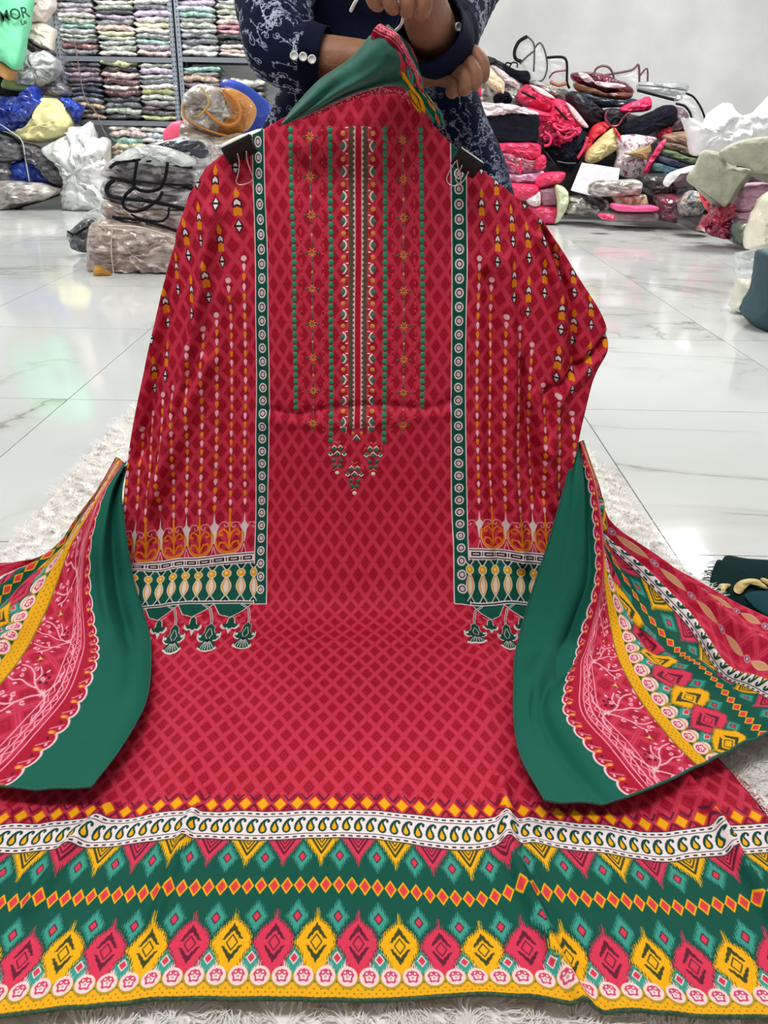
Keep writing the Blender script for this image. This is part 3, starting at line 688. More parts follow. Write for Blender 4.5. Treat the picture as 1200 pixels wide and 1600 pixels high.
# ---- embroidery (raised thread work) on the centre panel
eU = np.linspace(-149, 149, 150); eV = np.linspace(Vy(150), Vy(800), 500)
EB, EU_ = ksurf(eU, eV); EB, EN = kdisp(EB, EU_, eV)
def es(u, v, h=0.0):
    a = (u+149)/298*149; c = (v-eV[0])/(eV[-1]-eV[0])*499; i = int(min(max(c, 0), 498)); j = int(min(max(a, 0), 148)); fa, fc = a-j, c-i
    P = (EB[i, j]*(1-fa)+EB[i, j+1]*fa)*(1-fc)+(EB[i+1, j]*(1-fa)+EB[i+1, j+1]*fa)*fc
    n = EN[i, j]; s = .0035
    q = mn.noise(Vector((u*.016, v*.006, 0)))*s+mn.noise(Vector((u*.04, v*.02, 5)))*s*.35
    P = P+np.array([0, q, 0]); return P+n*(h*U+.0004)
def bead(u, v, ru, rv, h, n=8):
    V = [es(u, v, h)]; 
    for k in range(n):
        a = 2*math.pi*k/n; V.append(es(u+ru*.62*math.cos(a), v+rv*.62*math.sin(a), h*.8))
    for k in range(n):
        a = 2*math.pi*k/n; V.append(es(u+ru*math.cos(a), v+rv*math.sin(a), 0))
    Fc = []
    for k in range(n):
        k2 = (k+1) % n; Fc += [(0, 1+k2, 1+k), (1+k, 1+k2, 1+n+k2, 1+n+k)]
    return V, Fc
def flatp(P, h=.8):
    c = np.mean(np.array(P), 0); V = [es(c[0], c[1], h)]+[es(a, b_, h) for a, b_ in P]+[es(c[0]+(a-c[0])*1.12, c[1]+(b_-c[1])*1.12, 0) for a, b_ in P]
    n = len(P); Fc = []
    for k in range(n):
        k2 = (k+1) % n; Fc += [(0, 1+k2, 1+k), (1+k, 1+k2, 1+n+k2, 1+n+k)]
    return V, Fc
def ethread(P, r=.6, h=.7): return tubev([Vector(es(a, b_, h)) for a, b_ in P], r*U, 4)
def stf(o): o['kind'] = 'stuff'; return o
def em(c): return mat('thread_%d_%d_%d' % c, c, .6, sheen=.3, spec=.5)
cG, cR, cO, cW, cB, cT = (18, 136, 98), (204, 16, 50), (208, 134, 56), (242, 226, 218), (60, 66, 60), (66, 110, 92)
for s in (-1, 1):
    for u, e_ in ((102, Vy(637)), (43, Vy(697))):
        L = []; O = []; v = v0+4
        while v < e_:
            P = [(s*u+(4.6 if i % 2 == 0 else 3.5)*math.cos(math.pi*i/6), v+(4.9 if i % 2 == 0 else 3.9)*math.sin(math.pi*i/6)) for i in range(12)]
            L.append(flatp(P, 1.1))
            for q in (-1, 1): O.append(bead(s*u+q*4.4, v+5.1, 1.0, 1.0, .8, 5))
            v += 10.2
        stf(mk('green_knot_column', *join(L), em(cG), kroot)); stf(mk('gold_stitch_column', *join(O), em(cO), kroot))
    for u, e_ in ((90, Vy(655)), (55, Vy(690))):
        L = []; v = v0+6
        while v < e_:
            L.append(bead(s*u, v, 2.5, 2.5, 1.8, 7)); L.append(bead(s*u, v+10, 2.7, 6.4, 1.5, 8)); v += 20
        stf(mk('red_chain_column', *join(L), em(cR), kroot))
    # star flowers with their stem
    u = 72.5; v = Vy(214 if s < 0 else 218); stem = []; buds = []
    for k in range(9):
        fl_ = [flatp([(s*u+.6*math.cos(a)-.9*math.sin(a)*0, v+.6*math.sin(a)), (s*u+4.4*math.cos(a-.27), v+4.4*math.sin(a-.27)), (s*u+7.4*math.cos(a), v+7.4*math.sin(a)), (s*u+4.4*math.cos(a+.27), v+4.4*math.sin(a+.27))], 1.0) for a in [math.pi/8+math.pi/4*i for i in range(8)]]
        fo = mk('embroidered_flower', *join(fl_), em(cO), kroot)
        lv = [flatp([(s*u+6*a, v+6*b_), (s*u+9*a-2*b_, v+9*b_+2*a), (s*u+13*a, v+13*b_), (s*u+9*a+2*b_, v+9*b_-2*a)], .9) for a, b_ in ((1, 0), (-1, 0), (0, 1), (0, -1))]
        lo = mk('leaf_stitch', *join(lv), em((70, 80, 66)), fo); lo.parent = fo; lo.location = WL[lo.name]-WL[fo.name]
        if k < 8:
            buds.append(bead(s*u, v+26, 2.3, 3.6, 1.2, 8)); stem.append(ethread([(s*u, v+12), (s*u, v+22)], .7)); stem.append(ethread([(s*u, v+30), (s*u, v+40)], .7))
        else: stem.append(ethread([(s*u, v+10), (s*u, v+18)], .7))
        v += 50.2
    stf(mk('stem_stitching', *join(stem), em(cT), kroot)); stf(mk('bud_column', *join(buds), em((196, 168, 108)), kroot))
    # teardrops and eyes beside the placket
    v = v0+9; O = []; W_ = []; G_ = []; D_ = []
    k = 0
    while v < Vy(664):
        O.append(bead(s*23.5, v, 5.2, 4.6, 1.5, 10)); D_.append(bead(s*20.5, v+.4, 1.5, 2.2, 1.4, 6))
        for q in (-7, 8): W_.append(ethread([(s*15.5, v+q), (s*20, v+q+.5)], 1.0))
        if v+16 < Vy(668):
            ve = v+16
            G_.append(flatp([(s*20, ve), (s*24, ve-5.2), (s*29, ve), (s*24, ve+5.2)], 1.2))
            W_.append(ethread([(s*24, ve-7), (s*20.5, ve-4), (s*18.5, ve), (s*20.5, ve+4), (s*24, ve+7)], 1.5, 1.3))
        v += 32.3
    stf(mk('amber_drop_column', *join(O), em((222, 138, 44)), kroot)); stf(mk('dark_drop_column', *join(D_), em((150, 88, 30)), kroot))
    stf(mk('white_stitch_column', *join(W_), em(cW), kroot)); stf(mk('green_eye_column', *join(G_), em(cT), kroot))
L1 = []; L2 = []; L3 = []
ve = Vy(676)
for a in (-7, 7): L1.append(bead(a, ve, 3.2, 4.4, 1.3, 8))
L2.append(flatp([(-1, ve+4), (3, ve+10), (-1, ve+14), (-5, ve+10)], 1.2)); L3.append(ethread([(-7, ve+11), (-1, ve+3), (5, ve+11)], 1.1, 1.1))
for s in (-1, 1):
    L2.append(flatp([(s*20, ve-9), (s*27, ve-9), (s*27, ve-2), (s*20, ve-2)], 1.2)); L3.append(ethread([(s*28, ve-10), (s*18, ve-10), (s*18, ve)], 1.0, 1.1))
mk('amber_drop', *join(L1), em((222, 138, 44)), kroot); mk('green_eye', *join(L2), em(cT), kroot); mk('white_stitch', *join(L3), em(cW), kroot)
for u, y in ((-32, 712), (26, 714), (-4, 744)):
    v = Vy(y)
    ch = lambda x, y_, r: ethread([(u+x-r, v+y_+r), (u+x, v+y_), (u+x+r, v+y_+r)], 1.1, 1.2)
    cu = lambda x, y_, r: ethread([(u+x-r, v+y_-r), (u+x, v+y_), (u+x+r, v+y_-r)], 1.1, 1.2)
    t_ = mk('embroidered_pendant', *join([flatp([(u+a-4, v+b_), (u+a, v+b_-4), (u+a+4, v+b_), (u+a, v+b_+4)], 1.2) for a, b_ in ((0, -2), (-6, 7), (6, 7), (-5, -11), (5, -11), (-11, -4), (11, -4), (-4, 16), (4, 16))]), em((24, 104, 84)), kroot)
    a_ = mk('white_stitch', *join([ch(-5, -17, 4), ch(5, -17, 4), ch(0, -8, 6), cu(-11, 0, 3.5), cu(11, 0, 3.5), bead(u, v+27, 4.6, 4.2, 1.5)]), em(cW), t_)
    b2 = mk('orange_stitch', *join([ethread([(u-5, v-24), (u, v-20), (u+5, v-24)], .8), ethread([(u-15, v-10), (u-12, v-16)], .7), ethread([(u+15, v-10), (u+12, v-16)], .7), ethread([(u-6, v+24), (u, v+19), (u+6, v+24)], .9)]), em((226, 110, 50)), t_)
# ================================================================ PRINTED SCARF
dv = Canvas(-6, 640, -30, 560, 1.8, CRIM)
dv.a[:] = lattice(dv, None, 34., 30., (192, 36, 66), (166, 22, 52), (204, 66, 94))
dv.rect(-6, 106, -30, 560, (22, 96, 80))
y = -28
while y < 560:                                   # scalloped edge
    dv.ell(104, y, 7.5, 8.2, (246, 206, 210)); y += 15
dv.rect(106, 122, -30, 560, (176, 22, 52)); y = -28; k = 0
while y < 560:
    dv.ell(105, y, 6, 6.6, (176, 22, 52)); dv.line([(112, y+5), (107, y+2), (102, y-1)], 1.0, (236, 160, 176)); dv.ell(103.5, y+2.5, 1.4, 1.4, (236, 190, 200)); dv.ell(107, y-2.5, 1.2, 1.2, (90, 12, 34))
    dv.ell(107, y+7.5, 4.6, 2.1, (222, 116, 52)); dv.ell(108, y+7.5, 2, 1, (240, 170, 90)); y += 15; k += 1
for x, wd in ((120, 1.3), (125, 1.2), (131, 1.4), (139, 1.3)): dv.line([(x+1.1*math.sin(q*.9), -30+q*12) for q in range(50)], wd, (244, 170, 188))
dv.line([(128+(-2 if q % 2 else 2), -30+q*5) for q in range(119)], 1.1, (244, 170, 188)); dv.line([(135+(-1.8 if q % 2 else 1.8), -30+q*5.4) for q in range(110)], 1.0, (244, 170, 188))
VC = (240, 172, 190)
def vine(c, x, y, s=1.0):
    T = lambda L: [(x+a*s, y+b_*s) for a, b_ in L]
    for L in ([(-8, 0), (0, -3), (8, -10), (14, -20), (24, -28), (36, -30)], [(0, -3), (12, -4), (24, -8), (34, -6), (44, -10)], [(-8, 2), (2, 8), (12, 18), (24, 22), (38, 20)], [(12, 18), (18, 28), (28, 34)], [(8, -10), (6, -22), (12, -32)], [(-10, 0), (-18, 12), (-19, 30)], [(-10, -2), (-17, -16), (-19, -30)]):
        c.line(catmull2(T(L)), 1.8, VC)
    for a, b_, r, d in ((16, -28, 3.4, 1), (30, -22, 3.2, -1), (26, -14, 3, 1), (20, 10, 3.2, -1), (30, 28, 3.4, 1), (4, 16, 3, -1), (2, -16, 3, 1), (34, 12, 3, -1)):
        c.curl(x+a*s, y+b_*s, r*s, VC, 1.6, d, .9, rnd.random()*6)
    for a, b_, g in ((20, -34, .6), (32, -36, 0), (38, -24, 1), (28, -2, .3), (40, -14, 2), (18, 16, 2), (28, 14, .4), (34, 28, 1), (22, 34, 2), (10, 28, 0), (0, -28, 1)):
        ca, sa = math.cos(g), math.sin(g)
        c.poly([(x+s*(a+3.6*ca), y+s*(b_+3.6*sa)), (x+s*(a-1.7*sa), y+s*(b_+1.7*ca)), (x+s*(a-3.6*ca), y+s*(b_-3.6*sa)), (x+s*(a+1.7*sa), y+s*(b_-1.7*ca))], (244, 186, 200))
    for a, b_ in ((40, -33), (48, -11), (42, 20)):
        for q in range(5):
            g = -1+q*.5; c.line([(x+s*a, y+s*b_), (x+s*(a+5*math.cos(g)), y+s*(b_+5*math.sin(g)))], 1.4, VC)
    for q in range(8):
        g = q*math.pi/4; c.line([(x-8*s, y), (x-8*s+4.4*s*math.cos(g), y+4.4*s*math.sin(g))], 1.2, (232, 190, 200))
def catmull2(L): return [(p.x, p.y) for p in catmull([Vector((a, b_, 0)) for a, b_ in L], 4)]
y = -10; k = 0
while y < 570:
    if k % 2 == 0: vine(dv, 150, y, .85)
    else:
        for q in range(6):
            g = q*math.pi/3; dv.poly([(166+6*math.cos(g), y+6*math.sin(g)), (166+1.6*math.cos(g+.6), y+1.6*math.sin(g+.6)), (166+1.6*math.cos(g-.6), y+1.6*math.sin(g-.6))], (226, 150, 60) if q % 2 else (70, 34, 40))
        dv.ell(166, y, 1.8, 1.8, (240, 200, 120))
        for q in range(5): dv.ell(150+5*math.cos(q*1.25), y+24+5*math.sin(q*1.25), 1.5, 1.5, (60, 20, 38))
    y += 38; k += 1
# the same border as on the kameez, running along the scarf
hs = dict(top=417, w0=417, w1=382, v1=346, td=356, ch=322, ud=288, og=256, ld=234, cl=212, y0=204, end=188)
bx = Canvas(0, 1, 0, 1, 1, CRIM)
hemband(dv, lambda k: float(hs[k]), -30, 560, rot=True)
dv.rect(186.5, 188.5, -30, 560, (150, 120, 30))
for xo in (470, 545, 615):                        # oval chains on the red field
    y = -30
    while y < 560:
        E = [(xo+3.8*math.sin(math.pi*i/8)*q, y+34*i/8) for q, rg in ((1, range(9)), (-1, range(7, 0, -1))) for i in rg]
        dv.poly([(xo+(a-xo)*1.25, b_) for a, b_ in E], (236, 186, 190)); dv.poly(E, (206, 160, 112)); dv.ell(xo, y+39, 3.6, 5, (226, 150, 160)); dv.ell(xo, y+39, 2.4, 3.6, (110, 80, 130)); dv.ell(xo, y+39, 1.4, 1.8, (220, 190, 200)); y += 44
for xo in (508, 582):
    y = 0
    while y < 560:
        for q in range(7):
            g = q*.9; dv.line([(xo, y), (xo+6*math.cos(g), y+8*math.sin(g))], 1.0, (226, 130, 130) if q % 2 else (222, 110, 60))
        dv.curl(xo+5, y+10, 4, VC, 1.0, 1); dv.curl(xo-5, y-10, 4, VC, 1.0, -1); y += 62
IMG_D = dv.image('scarf_print')
M_dup = clothmat('scarf_cotton', IMG_D, .22, .8)
M_dgr = mat('scarf_plain_green', (22, 96, 80), .8, (18, 84, 70), 30, bump=.2, bscale=30, sheen=.2)

scarf = empty('printed_scarf', (0, 1.3, .01), 'green and crimson printed scarf looped over the garment top, ends falling to both sides', 'scarf')
def fall(name, rows, sgn, folds, tl, hemr=True):
    n = len(rows); P = np.array([[[*(hit(x, y, D, .052) if i < n-4 else hZ(x, y, .064+.003*(j % 2)))] for j, (x, y, D) in enumerate(r)] for i, r in enumerate(rows)])
    ts = np.concatenate([[0], np.cumsum(np.linalg.norm(np.diff(P[:, 1], axis=0), axis=1))]); ts = ts/ts[-1]
    ss = np.array([0, 105, 188, 210, 322, 400, 560.])
    q = np.linspace(0, 1, 150); s_ = np.linspace(0, 560, 170)
    A = herm(ts, P, q); B = np.moveaxis(herm(ss, np.moveaxis(A, 1, 0), s_), 0, 1)
    du = np.gradient(B, axis=1); dvv = np.gradient(B, axis=0); Nn = np.cross(du, dvv); Nn /= np.linalg.norm(Nn, axis=-1, keepdims=True)+1e-9
    Nn *= np.sign((Nn*(np.array(CAMP)-B)).sum(-1, keepdims=True))
    Q = np.stack(np.meshgrid(s_, q*100), -1)
    d = np.zeros(Q.shape[:2])
    for pts, wd, h in folds: d += h*np.exp(-(segdist(Q, pts)/wd)**2)
    for i in range(150):
        for j in range(170): d[i, j] += mn.noise(Vector((s_[j]*.03, q[i]*6, sgn*4)))*.005*min(1, q[i]*3)+mn.noise(Vector((s_[j]*.009+3, q[i]*2.4, sgn*9)))*.010*min(1, q[i]*2)
    B = B+Nn*d[..., None]; B[..., 2] = np.maximum(B[..., 2], .040)
    uv = np.stack([np.broadcast_to((s_+6)/646, B.shape[:2]), 1-(np.broadcast_to((q*tl+40)[:, None], B.shape[:2])+30)/590], -1).reshape(-1, 2)
    o = mk(name, B.reshape(-1, 3), gridf(150, 170), M_dup, scarf, uv=uv)
    sd = o.modifiers.new('thick', 'SOLIDIFY'); sd.thickness = .001; sd.offset = 0
    e1 = tubev([Vector(p)+Vector((0, 0, .001)) for p in B[:, 0]], .0016, 5); e2 = tubev([Vector(p)+Vector((0, 0, .001+.0006*(i % 2))) for i, p in enumerate(B[-1])], .002, 5)
    mk('edge_stitching', *join([e1, e2]), mat('teal_thread', (16, 86, 72), .7), o)
    return B
LROWS = [
 [(198, 728, 1.385), (193, 722, 1.387), (190, 719, 1.388), (188, 717, 1.389), (186, 716, 1.39), (184, 715, 1.391), (181, 714, 1.392)],
 [(190, 775, 1.33), (164, 768, 1.325), (158, 768, 1.335), (156, 768, 1.34), (152, 770, 1.35), (150, 772, 1.36), (147, 774, 1.37)],
 [(194, 815, 1.29), (150, 808, 1.28), (136, 806, 1.30), (131, 808, 1.315), (124, 812, 1.35), (120, 818, 1.38), (112, 826, 1.41)],
 [(199, 855, 1.262), (140, 850, 1.25), (114, 846, 1.28), (106, 850, 1.30), (98, 856, 1.36), (90, 862, 1.42), (62, 870, 1.46)],
 [(209, 910, 1.232), (137, 905, 1.22), (90, 905, 1.24), (70, 905, 1.26), (45, 898, 1.33), (15, 892, 1.38), (-50, 888, 1.42)],
 [(229, 975, 1.19), (143, 975, 1.18), (66, 962, 1.19), (38, 958, 1.2), (-8, 948, 1.24), (-60, 938, 1.28), (-150, 925, 1.3)],
 [(235, 1040, 1.13), (145, 1035, 1.12), (38, 1018, 1.13), (10, 1012, 1.14), (-60, 998, 1.16), (-130, 980, 1.18), (-230, 960, 1.2)],
 [(224, 1105, 1.0), (118, 1100, 1.0), (0, 1068, 1.0), (-30, 1058, 1.0), (-120, 1032, 1.0), (-200, 1010, 1.0), (-320, 980, 1.0)],
 [(186, 1175, .9), (68, 1165, .9), (-60, 1130, .9), (-92, 1120, .9), (-190, 1085, .9), (-280, 1050, .9), (-420, 1010, .9)],
 [(143, 1236, .8), (0, 1225, .8), (-130, 1185, .8), (-165, 1172, .8), (-270, 1130, .8), (-380, 1080, .8), (-540, 1020, .8)]]
fall('left_fall', LROWS, 1, [([(30, 5), (40, 40)], 14, -.02), ([(60, 4), (72, 38)], 10, .012), ([(200, 40), (240, 100)], 10, .008), ([(330, 30), (380, 100)], 14, .014), ([(430, 30), (470, 100)], 16, -.012)], 330)
RROWS = [
 [(900, 692, 1.375), (905, 690, 1.376), (908, 689, 1.378), (909, 689, 1.38), (910, 688, 1.382), (911, 688, 1.384), (912, 688, 1.386)],
 [(880, 768, 1.30), (924, 752, 1.31), (929, 755, 1.325), (930, 756, 1.33), (931, 757, 1.34), (932, 758, 1.35), (933, 759, 1.36)],
 [(857, 848, 1.25), (934, 828, 1.26), (938, 836, 1.28), (939, 836, 1.285), (940, 836, 1.30), (941, 834, 1.33), (944, 818, 1.38)],
 [(831, 928, 1.20), (934, 905, 1.20), (941, 900, 1.22), (950, 896, 1.23), (990, 932, 1.25), (1004, 893, 1.30), (1040, 880, 1.36)],
 [(808, 1010, 1.15), (912, 995, 1.14), (955, 985, 1.16), (974, 980, 1.165), (1048, 1012, 1.17), (1075, 965, 1.22), (1120, 925, 1.30)],
 [(803, 1075, 1.0), (892, 1052, 1.0), (976, 1050, 1.0), (997, 1045, 1.0), (1092, 1052, 1.0), (1135, 1052, 1.05), (1200, 965, 1.22)],
 [(804, 1130, .9), (890, 1110, .9), (1010, 1105, .9), (1032, 1098, .9), (1125, 1080, .9), (1175, 1070, 1.0), (1265, 1000, 1.1)],
 [(816, 1190, .9), (932, 1175, .9), (1048, 1152, .9), (1070, 1144, .9), (1158, 1118, .9), (1222, 1092, .9), (1330, 1035, 1.0)],
 [(851, 1251, .8), (990, 1241, .8), (1092, 1195, .8), (1112, 1186, .8), (1192, 1152, .8), (1275, 1118, .8), (1400, 1065, .9)]]
fall('right_fall', RROWS, -1, [([(40, 10), (50, 60)], 16, .010), ([(88, 8), (80, 50)], 12, -.022), ([(100, 55), (40, 70)], 7, -.010), ([(60, 70), (70, 92)], 10, -.008), ([(240, 20), (262, 62)], 16, -.010), ([(330, 30), (340, 100)], 20, .006), ([(395, 35), (402, 85)], 12, .018), ([(450, 30), (465, 80)], 12, -.014), ([(480, 25), (500, 90)], 10, .018), ([(530, 25), (545, 90)], 10, -.012)], 420)
# top of the scarf over the neck of the garment
def sheet(name, rows, m, parent, fold=0.006, uvf=None, nq=40, ns=46, seed=0, th=.002, fr=40):
    P = np.array([[[*hY(*c)] for c in r] for r in rows]); q = np.linspace(0, 1, nq); s_ = np.linspace(0, 1, ns)
    A = herm(np.linspace(0, 1, P.shape[0]), P, q); B = np.moveaxis(herm(np.linspace(0, 1, P.shape[1]), np.moveaxis(A, 1, 0), s_), 0, 1)
    for i in range(nq):
        for j in range(ns): B[i, j, 1] += mn.noise(Vector((q[i]*fr*.12+seed, s_[j]*1.2+q[i]*3, seed)))*fold*2
    uv = None
    if uvf: uv = np.array([[uvf(a, b_) for b_ in s_] for a in q]).reshape(-1, 2)
    o = mk(name, B.reshape(-1, 3), gridf(nq, ns), m, parent, uv=uv); sd = o.modifiers.new('t', 'SOLIDIFY'); sd.thickness = th; sd.offset = 0; return o
duv = lambda s0, s1, t0, t1, sw=False: (lambda a, b_: ((s0+(s1-s0)*(b_ if sw else a)+6)/646, 1-(t0+(t1-t0)*(a if sw else b_)+30)/590))
sheet('green_drape', [[(440, 192, 1.345), (462, 165, 1.335), (500, 125, 1.33), (548, 92, 1.32), (578, 58, 1.325), (600, 52, 1.33)],
                      [(442, 194, 1.33), (478, 172, 1.31), (525, 140, 1.30), (575, 112, 1.295), (610, 85, 1.30), (625, 75, 1.32)],
                      [(445, 193, 1.335), (492, 172, 1.32), (540, 148, 1.31), (595, 130, 1.305), (630, 118, 1.31), (645, 122, 1.33)],
                      [(448, 192, 1.34), (500, 170, 1.335), (545, 150, 1.33), (592, 135, 1.325), (628, 138, 1.325), (648, 160, 1.335)]], M_dgr, scarf, .013, seed=3, fr=34)
sheet('border_band', [[(446, 192, 1.338), (500, 169, 1.33), (545, 149, 1.325), (592, 132, 1.32), (626, 134, 1.32), (646, 160, 1.33)],
                      [(455, 192, 1.345), (505, 175, 1.338), (550, 156, 1.333), (594, 147, 1.33), (624, 148, 1.33), (646, 170, 1.338)]], M_dup, scarf, .002, duv(120, 186, 40, 330), seed=5)
sheet('patterned_strip', [[(566, 72, 1.325), (572, 62, 1.325), (585, 50, 1.325), (600, 42, 1.325), (606, 38, 1.33)],
                          [(590, 88, 1.312), (605, 78, 1.308), (620, 74, 1.308), (634, 72, 1.312), (642, 74, 1.32)],
                          [(618, 112, 1.312), (630, 108, 1.308), (640, 106, 1.308), (648, 108, 1.312), (656, 114, 1.32)],
                          [(634, 138, 1.32), (642, 138, 1.314), (650, 138, 1.314), (658, 140, 1.318), (665, 144, 1.325)],
                          [(648, 168, 1.335), (658, 166, 1.33), (668, 166, 1.328), (680, 170, 1.33), (688, 176, 1.335)],
                          [(660, 180, 1.345), (670, 186, 1.342), (680, 192, 1.34), (690, 196, 1.34), (696, 196, 1.343)]], M_dup, scarf, .006, duv(232, 366, 60, 150, True), seed=8, fr=60)
sheet('crimson_strip', [[(580, 60, 1.318), (584, 46, 1.31), (592, 38, 1.31), (600, 40, 1.315)],
                        [(602, 70, 1.312), (610, 58, 1.304), (620, 54, 1.304), (624, 60, 1.31)],
                        [(624, 92, 1.31), (632, 84, 1.304), (638, 84, 1.304), (642, 90, 1.31)],
                        [(640, 118, 1.312), (646, 112, 1.306), (652, 114, 1.306), (656, 122, 1.312)],
                        [(650, 138, 1.318), (654, 136, 1.314), (658, 138, 1.314), (661, 144, 1.318)]], M_dup, scarf, .006, duv(108, 150, 0, 200, True), seed=11, fr=80)
# cord from the hand to the tip of the scarf
M_cord = mat('white_cord', (236, 234, 226), .7)
tag(pxtube('cord', [(551, 12, 1.27), (548, 17, 1.27), (556, 2, 1.26), (566, -8, 1.26), (600, -10, 1.262), (626, 6, 1.27), (630, 22, 1.29), (627, 38, 1.315), (618, 48, 1.33)], 1.3, .0022, M_cord), 'thin white cord pinched in the upper hand above the scarf tip', 'cord')

# binder clips
M_clip = mat('black_enamel', (10, 10, 13), .3, spec=.35); M_wire = mat('steel_wire', (214, 190, 186), .3, metallic=.9)
def clip(a, b_, D, wires, label):
    A = hY(*a, D); B = hY(*b_, D); c = (A+B)/2; ux = (B-A); L = ux.length; ux.normalize(); fwd = Vector((0, -1, 0)); up = fwd.cross(ux); up = -up if up.z < 0 else up
    root = empty('binder_clip', tuple(c), label, 'clip', None)
    prof = [(-.013, 0), (-.0125, .008), (-.011, .012), (-.006, .0115), (.006, .006), (.0135, .002), (.0150, .0005), (.0150, -.0012), (.0135, -.0015), (.006, -.006), (-.006, -.0115), (-.011, -.012), (-.0125, -.008)]
    V = []
    for k in (-1, -.92, .92, 1):
        sh = .86 if abs(k) == 1 else 1
        for z, y_ in prof: V.append(tuple(c+ux*(L/2*k)-up*z*sh*1.0+fwd*y_*sh))
    n = len(prof); Fc = []
    for i in range(3):
        for j in range(n): Fc.append((i*n+j, i*n+(j+1) % n, (i+1)*n+(j+1) % n, (i+1)*n+j))
    Fc += [tuple(range(n))[::-1], tuple(3*n+j for j in range(n))]
    mk('clip_body', V, Fc, M_clip, root, smooth=False)
    for wpts in wires: pxtube('wire_handle', wpts, D-.012, .0009, M_wire, root)
    return root
clip((352, 243), (396, 222), 1.34, [[(371, 240), (374, 255), (372, 272), (369, 284), (376, 289), (390, 285), (395, 278), (392, 268), (386, 250), (385, 236)]], 'black binder clip gripping the left shoulder edge beside the ringed green stripe')
clip((712, 241), (748, 266), 1.325, [[(712, 252), (702, 268), (698, 280), (703, 289), (714, 290), (720, 282), (716, 264), (714, 250)], [(722, 258), (716, 272), (712, 280), (718, 287), (726, 280), (732, 268)]], 'black binder clip gripping the right shoulder edge below the sitter\'s fist')

# ================================================================ WHITE FUR RUG
rug = empty('fur_rug', (0, 1.2, 0), 'white long-pile faux fur rug under the garment, edges showing beyond the cloth', 'rug')
OUT = [(214, 640), (175, 672), (142, 713), (124, 737), (96, 763), (63, 805), (33, 838), (0, 874), (-120, 940), (-380, 1100), (-560, 1400), (-560, 1760), (1760, 1760), (1700, 1420), (1420, 1180), (1200, 1010), (1064, 890), (1030, 852), (992, 802), (970, 764), (934, 730), (905, 690), (860, 650), (700, 640), (450, 640)]
B = [hZ(x, y, 0.0) for x, y in OUT]; n = len(B); c = sum(B, Vector())/n
V = [tuple(b_) for b_ in B]+[(b_.x*.995, b_.y, .012) for b_ in B]+[(c.x, c.y, .012)]
Fc = [(i, (i+1) % n, n+(i+1) % n, n+i) for i in range(n)]+[(n+i, n+(i+1) % n, 2*n) for i in range(n)]
M_rug = mat('fur_backing', (252, 250, 247), .95); M_fur = mat('white_fur', (252, 250, 247), .85, (240, 235, 230), 6, sheen=.4)
mk('backing', V, Fc, M_rug, rug, smooth=False)
nt = M_fur.node_tree; tl = nt.nodes.new('ShaderNodeBsdfTranslucent'); tl.inputs[0].default_value = (.97, .96, .94, 1); ms = nt.nodes.new('ShaderNodeMixShader'); ms.inputs[0].default_value = .12
nt.links.new(nt.nodes['Principled BSDF'].outputs[0], ms.inputs[1]); nt.links.new(tl.outputs[0], ms.inputs[2]); nt.links.new(ms.outputs[0], nt.nodes['Material Output'].inputs[0])
def inpoly(X, Y, P):
    c = np.zeros(X.shape, bool); n = len(P)
    for i in range(n):
        (ax, ay), (bx_, by) = P[i], P[(i+1) % n]
        c ^= ((ay > Y) != (by > Y)) & (X < (bx_-ax)*(Y-ay)/(by-ay+1e-12)+ax)
    return c
rs = np.random.RandomState(5); RP = [(b_.x, b_.y) for b_ in B]
def furzone(pp, dens, ln):
    Z = [hZ(x, y, 0.0) for x, y in pp]; xs = [q.x for q in Z]; ys = [q.y for q in Z]
    n = int((max(xs)-min(xs))*(max(ys)-min(ys))*dens); X = rs.uniform(min(xs), max(xs), n); Y = rs.uniform(min(ys), max(ys), n)
    k = inpoly(X, Y, [(q.x, q.y) for q in Z]) & inpoly(X, Y, RP); X, Y = X[k], Y[k]; n = len(X)
    a = 2.2*np.sin(X*31+1.7*np.sin(Y*23))+2.0*np.sin(Y*37+1.3*np.sin(X*41))+1.3*np.sin((X+Y)*97)+rs.normal(0, .35, n)
    L = ln*rs.uniform(.7, 1.25, n); wd = rs.uniform(.0008, .0016, n); dx, dy = np.cos(a), np.sin(a); curl = rs.uniform(-1, 1, n)*.8+1.2*np.sin(X*60+Y*45)
    Vs = []
    px, py, pz = X, Y, np.full(n, .011)
    for s in range(4):
        f = s/3; ww = wd*(1-f*.75)
        Vs.append(np.stack([px-dy*ww, py+dx*ww, pz], -1)); Vs.append(np.stack([px+dy*ww, py-dx*ww, pz], -1))
        aa = a+curl*f; px = px+np.cos(aa)*L/3*(.35+.6*f); py = py+np.sin(aa)*L/3*(.35+.6*f); pz = pz+L/3*(.46-.44*f)
    V = np.stack(Vs, 1).reshape(-1, 3); b0 = np.arange(n)*8
    Fc = np.concatenate([np.stack([b0+2*s, b0+2*s+1, b0+2*s+3, b0+2*s+2], -1) for s in range(3)])
    return V, Fc
FV = []; FF = []; k = 0
for pp, de, ln in ((OUT, 11000, .03), ([(230, 620), (150, 690), (60, 790), (-60, 860), (-60, 930), (60, 905), (160, 800), (230, 745)], 34000, .03), ([(885, 660), (935, 690), (1030, 800), (1230, 985), (1230, 1010), (1040, 930), (940, 840), (900, 740)], 34000, .03),
                   ([(-60, 1530), (1290, 1530), (1290, 1680), (-60, 1680)], 44000, .03), ([(1040, 1140), (1300, 1060), (1330, 1340), (1180, 1340)], 44000, .03)):
    v, f = furzone(pp, de, ln); FV.append(v); FF.append(f+k); k += len(v)
FV = np.concatenate(FV); FF = np.concatenate(FF)
print('fur', len(FF))
me = bpy.data.meshes.new('fur_pile'); me.vertices.add(len(FV)); me.vertices.foreach_set('co', (FV-np.array(WL[rug.name])).astype(np.float32).ravel())
